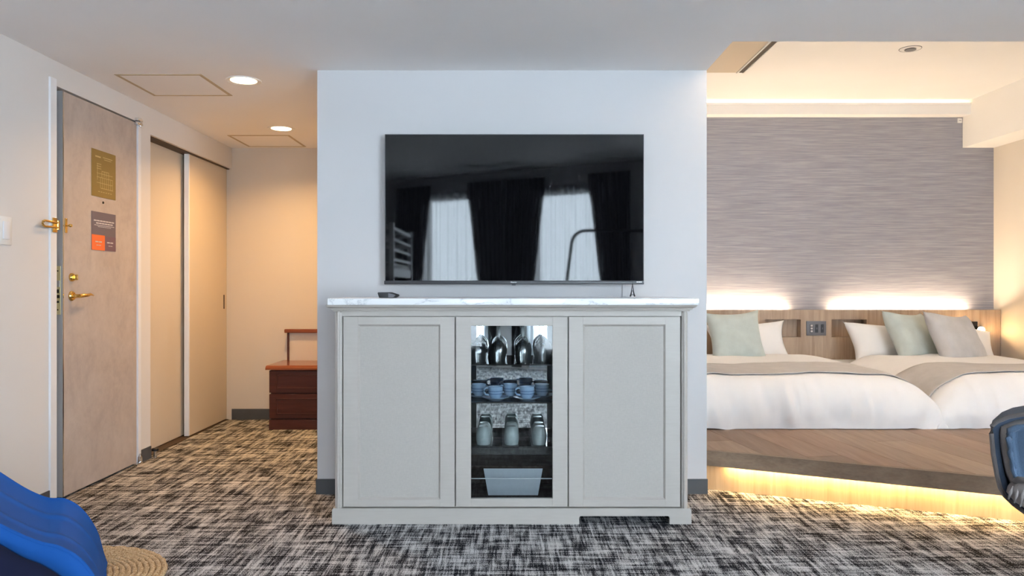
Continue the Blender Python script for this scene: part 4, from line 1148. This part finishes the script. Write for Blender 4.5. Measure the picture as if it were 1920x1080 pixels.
# seat cushion
b = MB()
sc_ = [(axp(x), azp(y)) for x, y in ((2050, 882), (1960, 882), (1915, 884), (1899, 888), (1890, 897), (1882, 908), (1880, 918), (1890, 931), (1920, 949), (1960, 960), (2050, 965))]
sco = sc_ + [(2 * cxm - x, z) for x, z in reversed(sc_[1:-1])]
szm = sum(z for _, z in sco) / len(sco)
def sring(s, Y): 
    out = []
    for i, (x, z) in enumerate(sco):
        g = 1 + 0.0
        out.append((cxm + (x - cxm) * s * g, Y, szm + (z - szm) * (s * 0.5 + 0.5 if s > 0.5 else s)))
    return out
skin(b, [sring(0.5, AY + 0.15), sring(0.96, AY + 0.12), sring(0.99, AY + 0.0), sring(0.97, AY - 0.03), sring(0.92, AY - 0.05), sring(0.5, AY - 0.06)])
se = b.obj('seat_cushion', M_greyb, ac, 'all')
for k in range(9):     # gathers on the cushion side
    b = MB(); xg = 1886 + k * 9
    zt_, zb_ = azp(893 + (4 - min(k, 4)) * 2), azp(926 + min(k, 5) * 5)
    b.tube([(axp(xg + 6), AY - 0.040 - 0.004 * k ** 0.5, zt_), (axp(xg + 3), AY - 0.050 - 0.004 * k ** 0.5, (zt_ + zb_) / 2), (axp(xg), AY - 0.040 - 0.004 * k ** 0.5, zb_)], [0.003, 0.006, 0.003], 6); b.obj('gather_fold', M_greyb, se, 'all')
b = MB(); b.tube([(axp(1896), AY - 0.03, azp(893)), (axp(1901), AY - 0.05, azp(887)), (axp(1912), AY - 0.062, azp(885.5)), (axp(1930), AY - 0.066, azp(890)), (axp(1980), AY - 0.07, azp(896)), (2 * cxm - axp(1980), AY - 0.07, azp(896)), (2 * cxm - axp(1901), AY - 0.05, azp(887))], 0.010, 8); b.obj('seat_piping', M_pipe, se, 'all')
b = MB(); b.box(cxm - 0.2, cxm + 0.2, AY + 0.06, AY + 0.30, azp(978) - 0.012, azp(978) + 0.03, 0.008); b.obj('under_frame', M_dark, ac)
for sx in (-1, 1):
    for sy in (0, 1):
        b = MB(); b.cyl((cxm + sx * 0.20, AY + 0.05 + sy * 0.28, 0), (cxm + sx * 0.15, AY + 0.10 + sy * 0.18, azp(978) + 0.0), 0.012, 0.017, 12); b.obj('leg', M_head, ac, True)

ac.rotation_euler = (0, 0, math.radians(-34))

# ================================================================== SLIDE and RUG (left foreground)
b = MB()
rc = Vector((-1.60, 2.71, 0)); RR = 0.352
rug = thing('round_rug', 'round braided jute rug under the blue slide', 'rug', tuple(rc))
prof = [(0, 0.014)]
b.lathe([(0, 0.001), (RR - 0.01, 0.001), (RR - 0.01, 0.010), (0, 0.010)], 64, Matrix.Translation(rc)); b.obj('backing', M_jute, rug, True)
for k in range(18):
    r0_ = RR - 0.011 - k * 0.020
    if r0_ < 0.02: break
    n_ = max(20, int(2 * PI * r0_ / 0.02))
    pts = [(rc.x + (r0_ + 0.002 * math.sin(q * 2.4)) * math.cos(2 * PI * q / n_), rc.y + (r0_ + 0.002 * math.sin(q * 2.4)) * math.sin(2 * PI * q / n_), 0.0105 + 0.0015 * math.sin(q * 2.1 + k)) for q in range(n_ + 1)]
    b = MB(); b.tube(pts, [0.0105 + 0.0014 * math.sin(q * 1.9 + k) for q in range(n_ + 1)], 8); b.obj('braid', M_jute, rug, 'all')

sl = thing('slide', 'blue moulded plastic slide end in the left foreground', 'slide', (-1.62, 2.65, 0))
def cat(pts, t):
    n_ = len(pts) - 1
    s_ = min(n_ - 1e-6, max(0, t * n_)); i = int(s_); f = s_ - i
    P = [Vector(pts[max(0, min(n_, i + k))]) for k in (-1, 0, 1, 2)]
    return 0.5 * ((2 * P[1]) + (-P[0] + P[2]) * f + (2 * P[0] - 5 * P[1] + 4 * P[2] - P[3]) * f * f + (-P[0] + 3 * P[1] - 3 * P[2] + P[3]) * f ** 3)
FYs, NYs = 2.86, 2.50
far = [px(x, y, FYs) for x, y in ((-150, 770), (-75, 838), (0, 889), (50, 920), (90, 936), (122, 938), (152, 957), (178, 995), (192, 1040))] + [Vector((-1.512, FYs, 0.016))]
near = [px(x, y, NYs) for x, y in ((-190, 850), (-110, 915), (-30, 968), (30, 1000), (75, 1018), (112, 1027), (150, 1050), (180, 1092), (196, 1150))] + [Vector((-1.315, NYs, 0.016))]
def slide_pt(u, v):
    a, c = cat(far, u), cat(near, u)
    p = a.lerp(c, v)
    dip = math.sin(v * PI) ** 0.6
    depth = 0.025 * (1 - u ** 6)
    # two moulded ridges
    rid = 0.006 * (math.exp(-((v - 0.30) / 0.035) ** 2) + math.exp(-((v - 0.70) / 0.035) ** 2)) * (1 - u ** 4)
    p.z -= dip * depth - rid
    p.z = max(0.017, p.z)
    return p
b = MB(); b.grid(slide_pt, 90, 60)
o = b.obj('chute', M_slide, sl, 'all')
md = o.modifiers.new('wall', 'SOLIDIFY'); md.thickness = 0.012; md.offset = 0
# near side wall, below the rim
low = [px(x, y, NYs) for x, y in ((-190, 960), (-110, 985), (-40, 1003), (0, 1017), (45, 1042), (80, 1056), (115, 1078), (150, 1112), (178, 1152))] + [Vector((-1.325, NYs, 0.016))]
b = MB(); b.grid(lambda u, v: cat(near, u).lerp(cat(low, u), v) + Vector((0, -0.012 * math.sin(v * PI), 0)), 70, 8)
o = b.obj('side_wall', M_slide, sl, 'all')
md = o.modifiers.new('wall', 'SOLIDIFY'); md.thickness = 0.012; md.offset = 0
b = MB(); b.tube([cat(far, k / 60) for k in range(61)], 0.007, 8); b.obj('far_rim', M_slide, sl, 'all')
b = MB(); b.tube([cat(near, k / 60) for k in range(61)], 0.007, 8); b.obj('near_rim', M_slide, sl, 'all')
# under-body, coloured navy for the shade beneath the chute
b = MB()
def und(u, v):
    a = cat(low, u) + Vector((0, 0.05, 0.02)); 
    return Vector((a.x, a.y + 0.02, a.z * (1 - v) + 0.016 * v))
b.grid(und, 50, 4)
o = b.obj('shade_support', M_slide_d, sl, 'all')
md = o.modifiers.new('wall', 'SOLIDIFY'); md.thickness = 0.02; md.offset = 0

b = MB(); b.box(-2.20, -2.04, 2.50, 2.86, 0.0, 0.47, 0.02, 3); b.obj('step_block', M_slide_d, sl, True)

# ================================================================== behind the viewer, seen only as reflections
bk = thing('bunk_bed', 'white bunk bed with slatted guard rail, mirrored in the television', 'bunk bed', (-1.8, -2.0, 0))
bxa, bxb, bya, byb = -2.15, -1.40, -2.85, -1.25
for X in (bxa, bxb):
    for Y in (bya, byb):
        b = MB(); b.box(X - 0.03, X + 0.03, Y - 0.03, Y + 0.03, 0, 1.80, 0.005); b.obj('post', M_white_wood, bk)
for z, h in ((1.745, 0.035), (1.61, 0.03), (1.49, 0.03), (1.375, 0.03), (1.22, 0.10), (0.30, 0.12)):
    for X in (bxa, bxb):
        b = MB(); b.box(X - 0.012, X + 0.012, bya, byb, z - h / 2, z + h / 2, 0.003); b.obj('rail', M_white_wood, bk)
for Y in (bya, byb):
    for z in (1.745, 1.6, 1.22, 0.5, 0.30):
        b = MB(); b.box(bxa, bxb, Y - 0.012, Y + 0.012, z - 0.03, z + 0.03, 0.003); b.obj('end_rail', M_white_wood, bk)
for z in (0.28, 1.20):
    b = MB(); b.box(bxa + 0.015, bxb - 0.015, bya + 0.02, byb - 0.02, z, z + 0.14, 0.03, 3); b.obj('mattress', M_mattress, bk, True)
gr = thing('clothes_rack', 'dark tubular arched clothes rack, mirrored in the television', 'clothes rack', (1.2, -0.85, 0))
tp = px(1077, 523, 8.5)
pts = []
xL_, xR_, zt_, ra = 0.66, 1.75, 1.676, 0.16
pts.append((0.46, -0.85, 0.02)); pts.append((xL_ - 0.02, -0.85, zt_ - 0.32))
for k in range(9):
    an = PI - k * PI / 16
    pts.append((xL_ + ra + ra * math.cos(an), -0.85, zt_ - ra + ra * math.sin(an)))
for k in range(9):
    an = PI / 2 - k * PI / 16
    pts.append((xR_ - ra + ra * math.cos(an), -0.85, zt_ - ra + ra * math.sin(an)))
pts.append((xR_ + 0.2, -0.85, 0.02))
b = MB(); b.tube(pts, 0.018, 12); b.obj('arched_tube', M_dgrey, gr, 'all')
for X in (0.46, xR_ + 0.2):
    b = MB(); b.tube([(X, -1.05, 0.018), (X, -0.65, 0.018)], 0.018, 12); b.obj('foot', M_dgrey, gr, 'all')
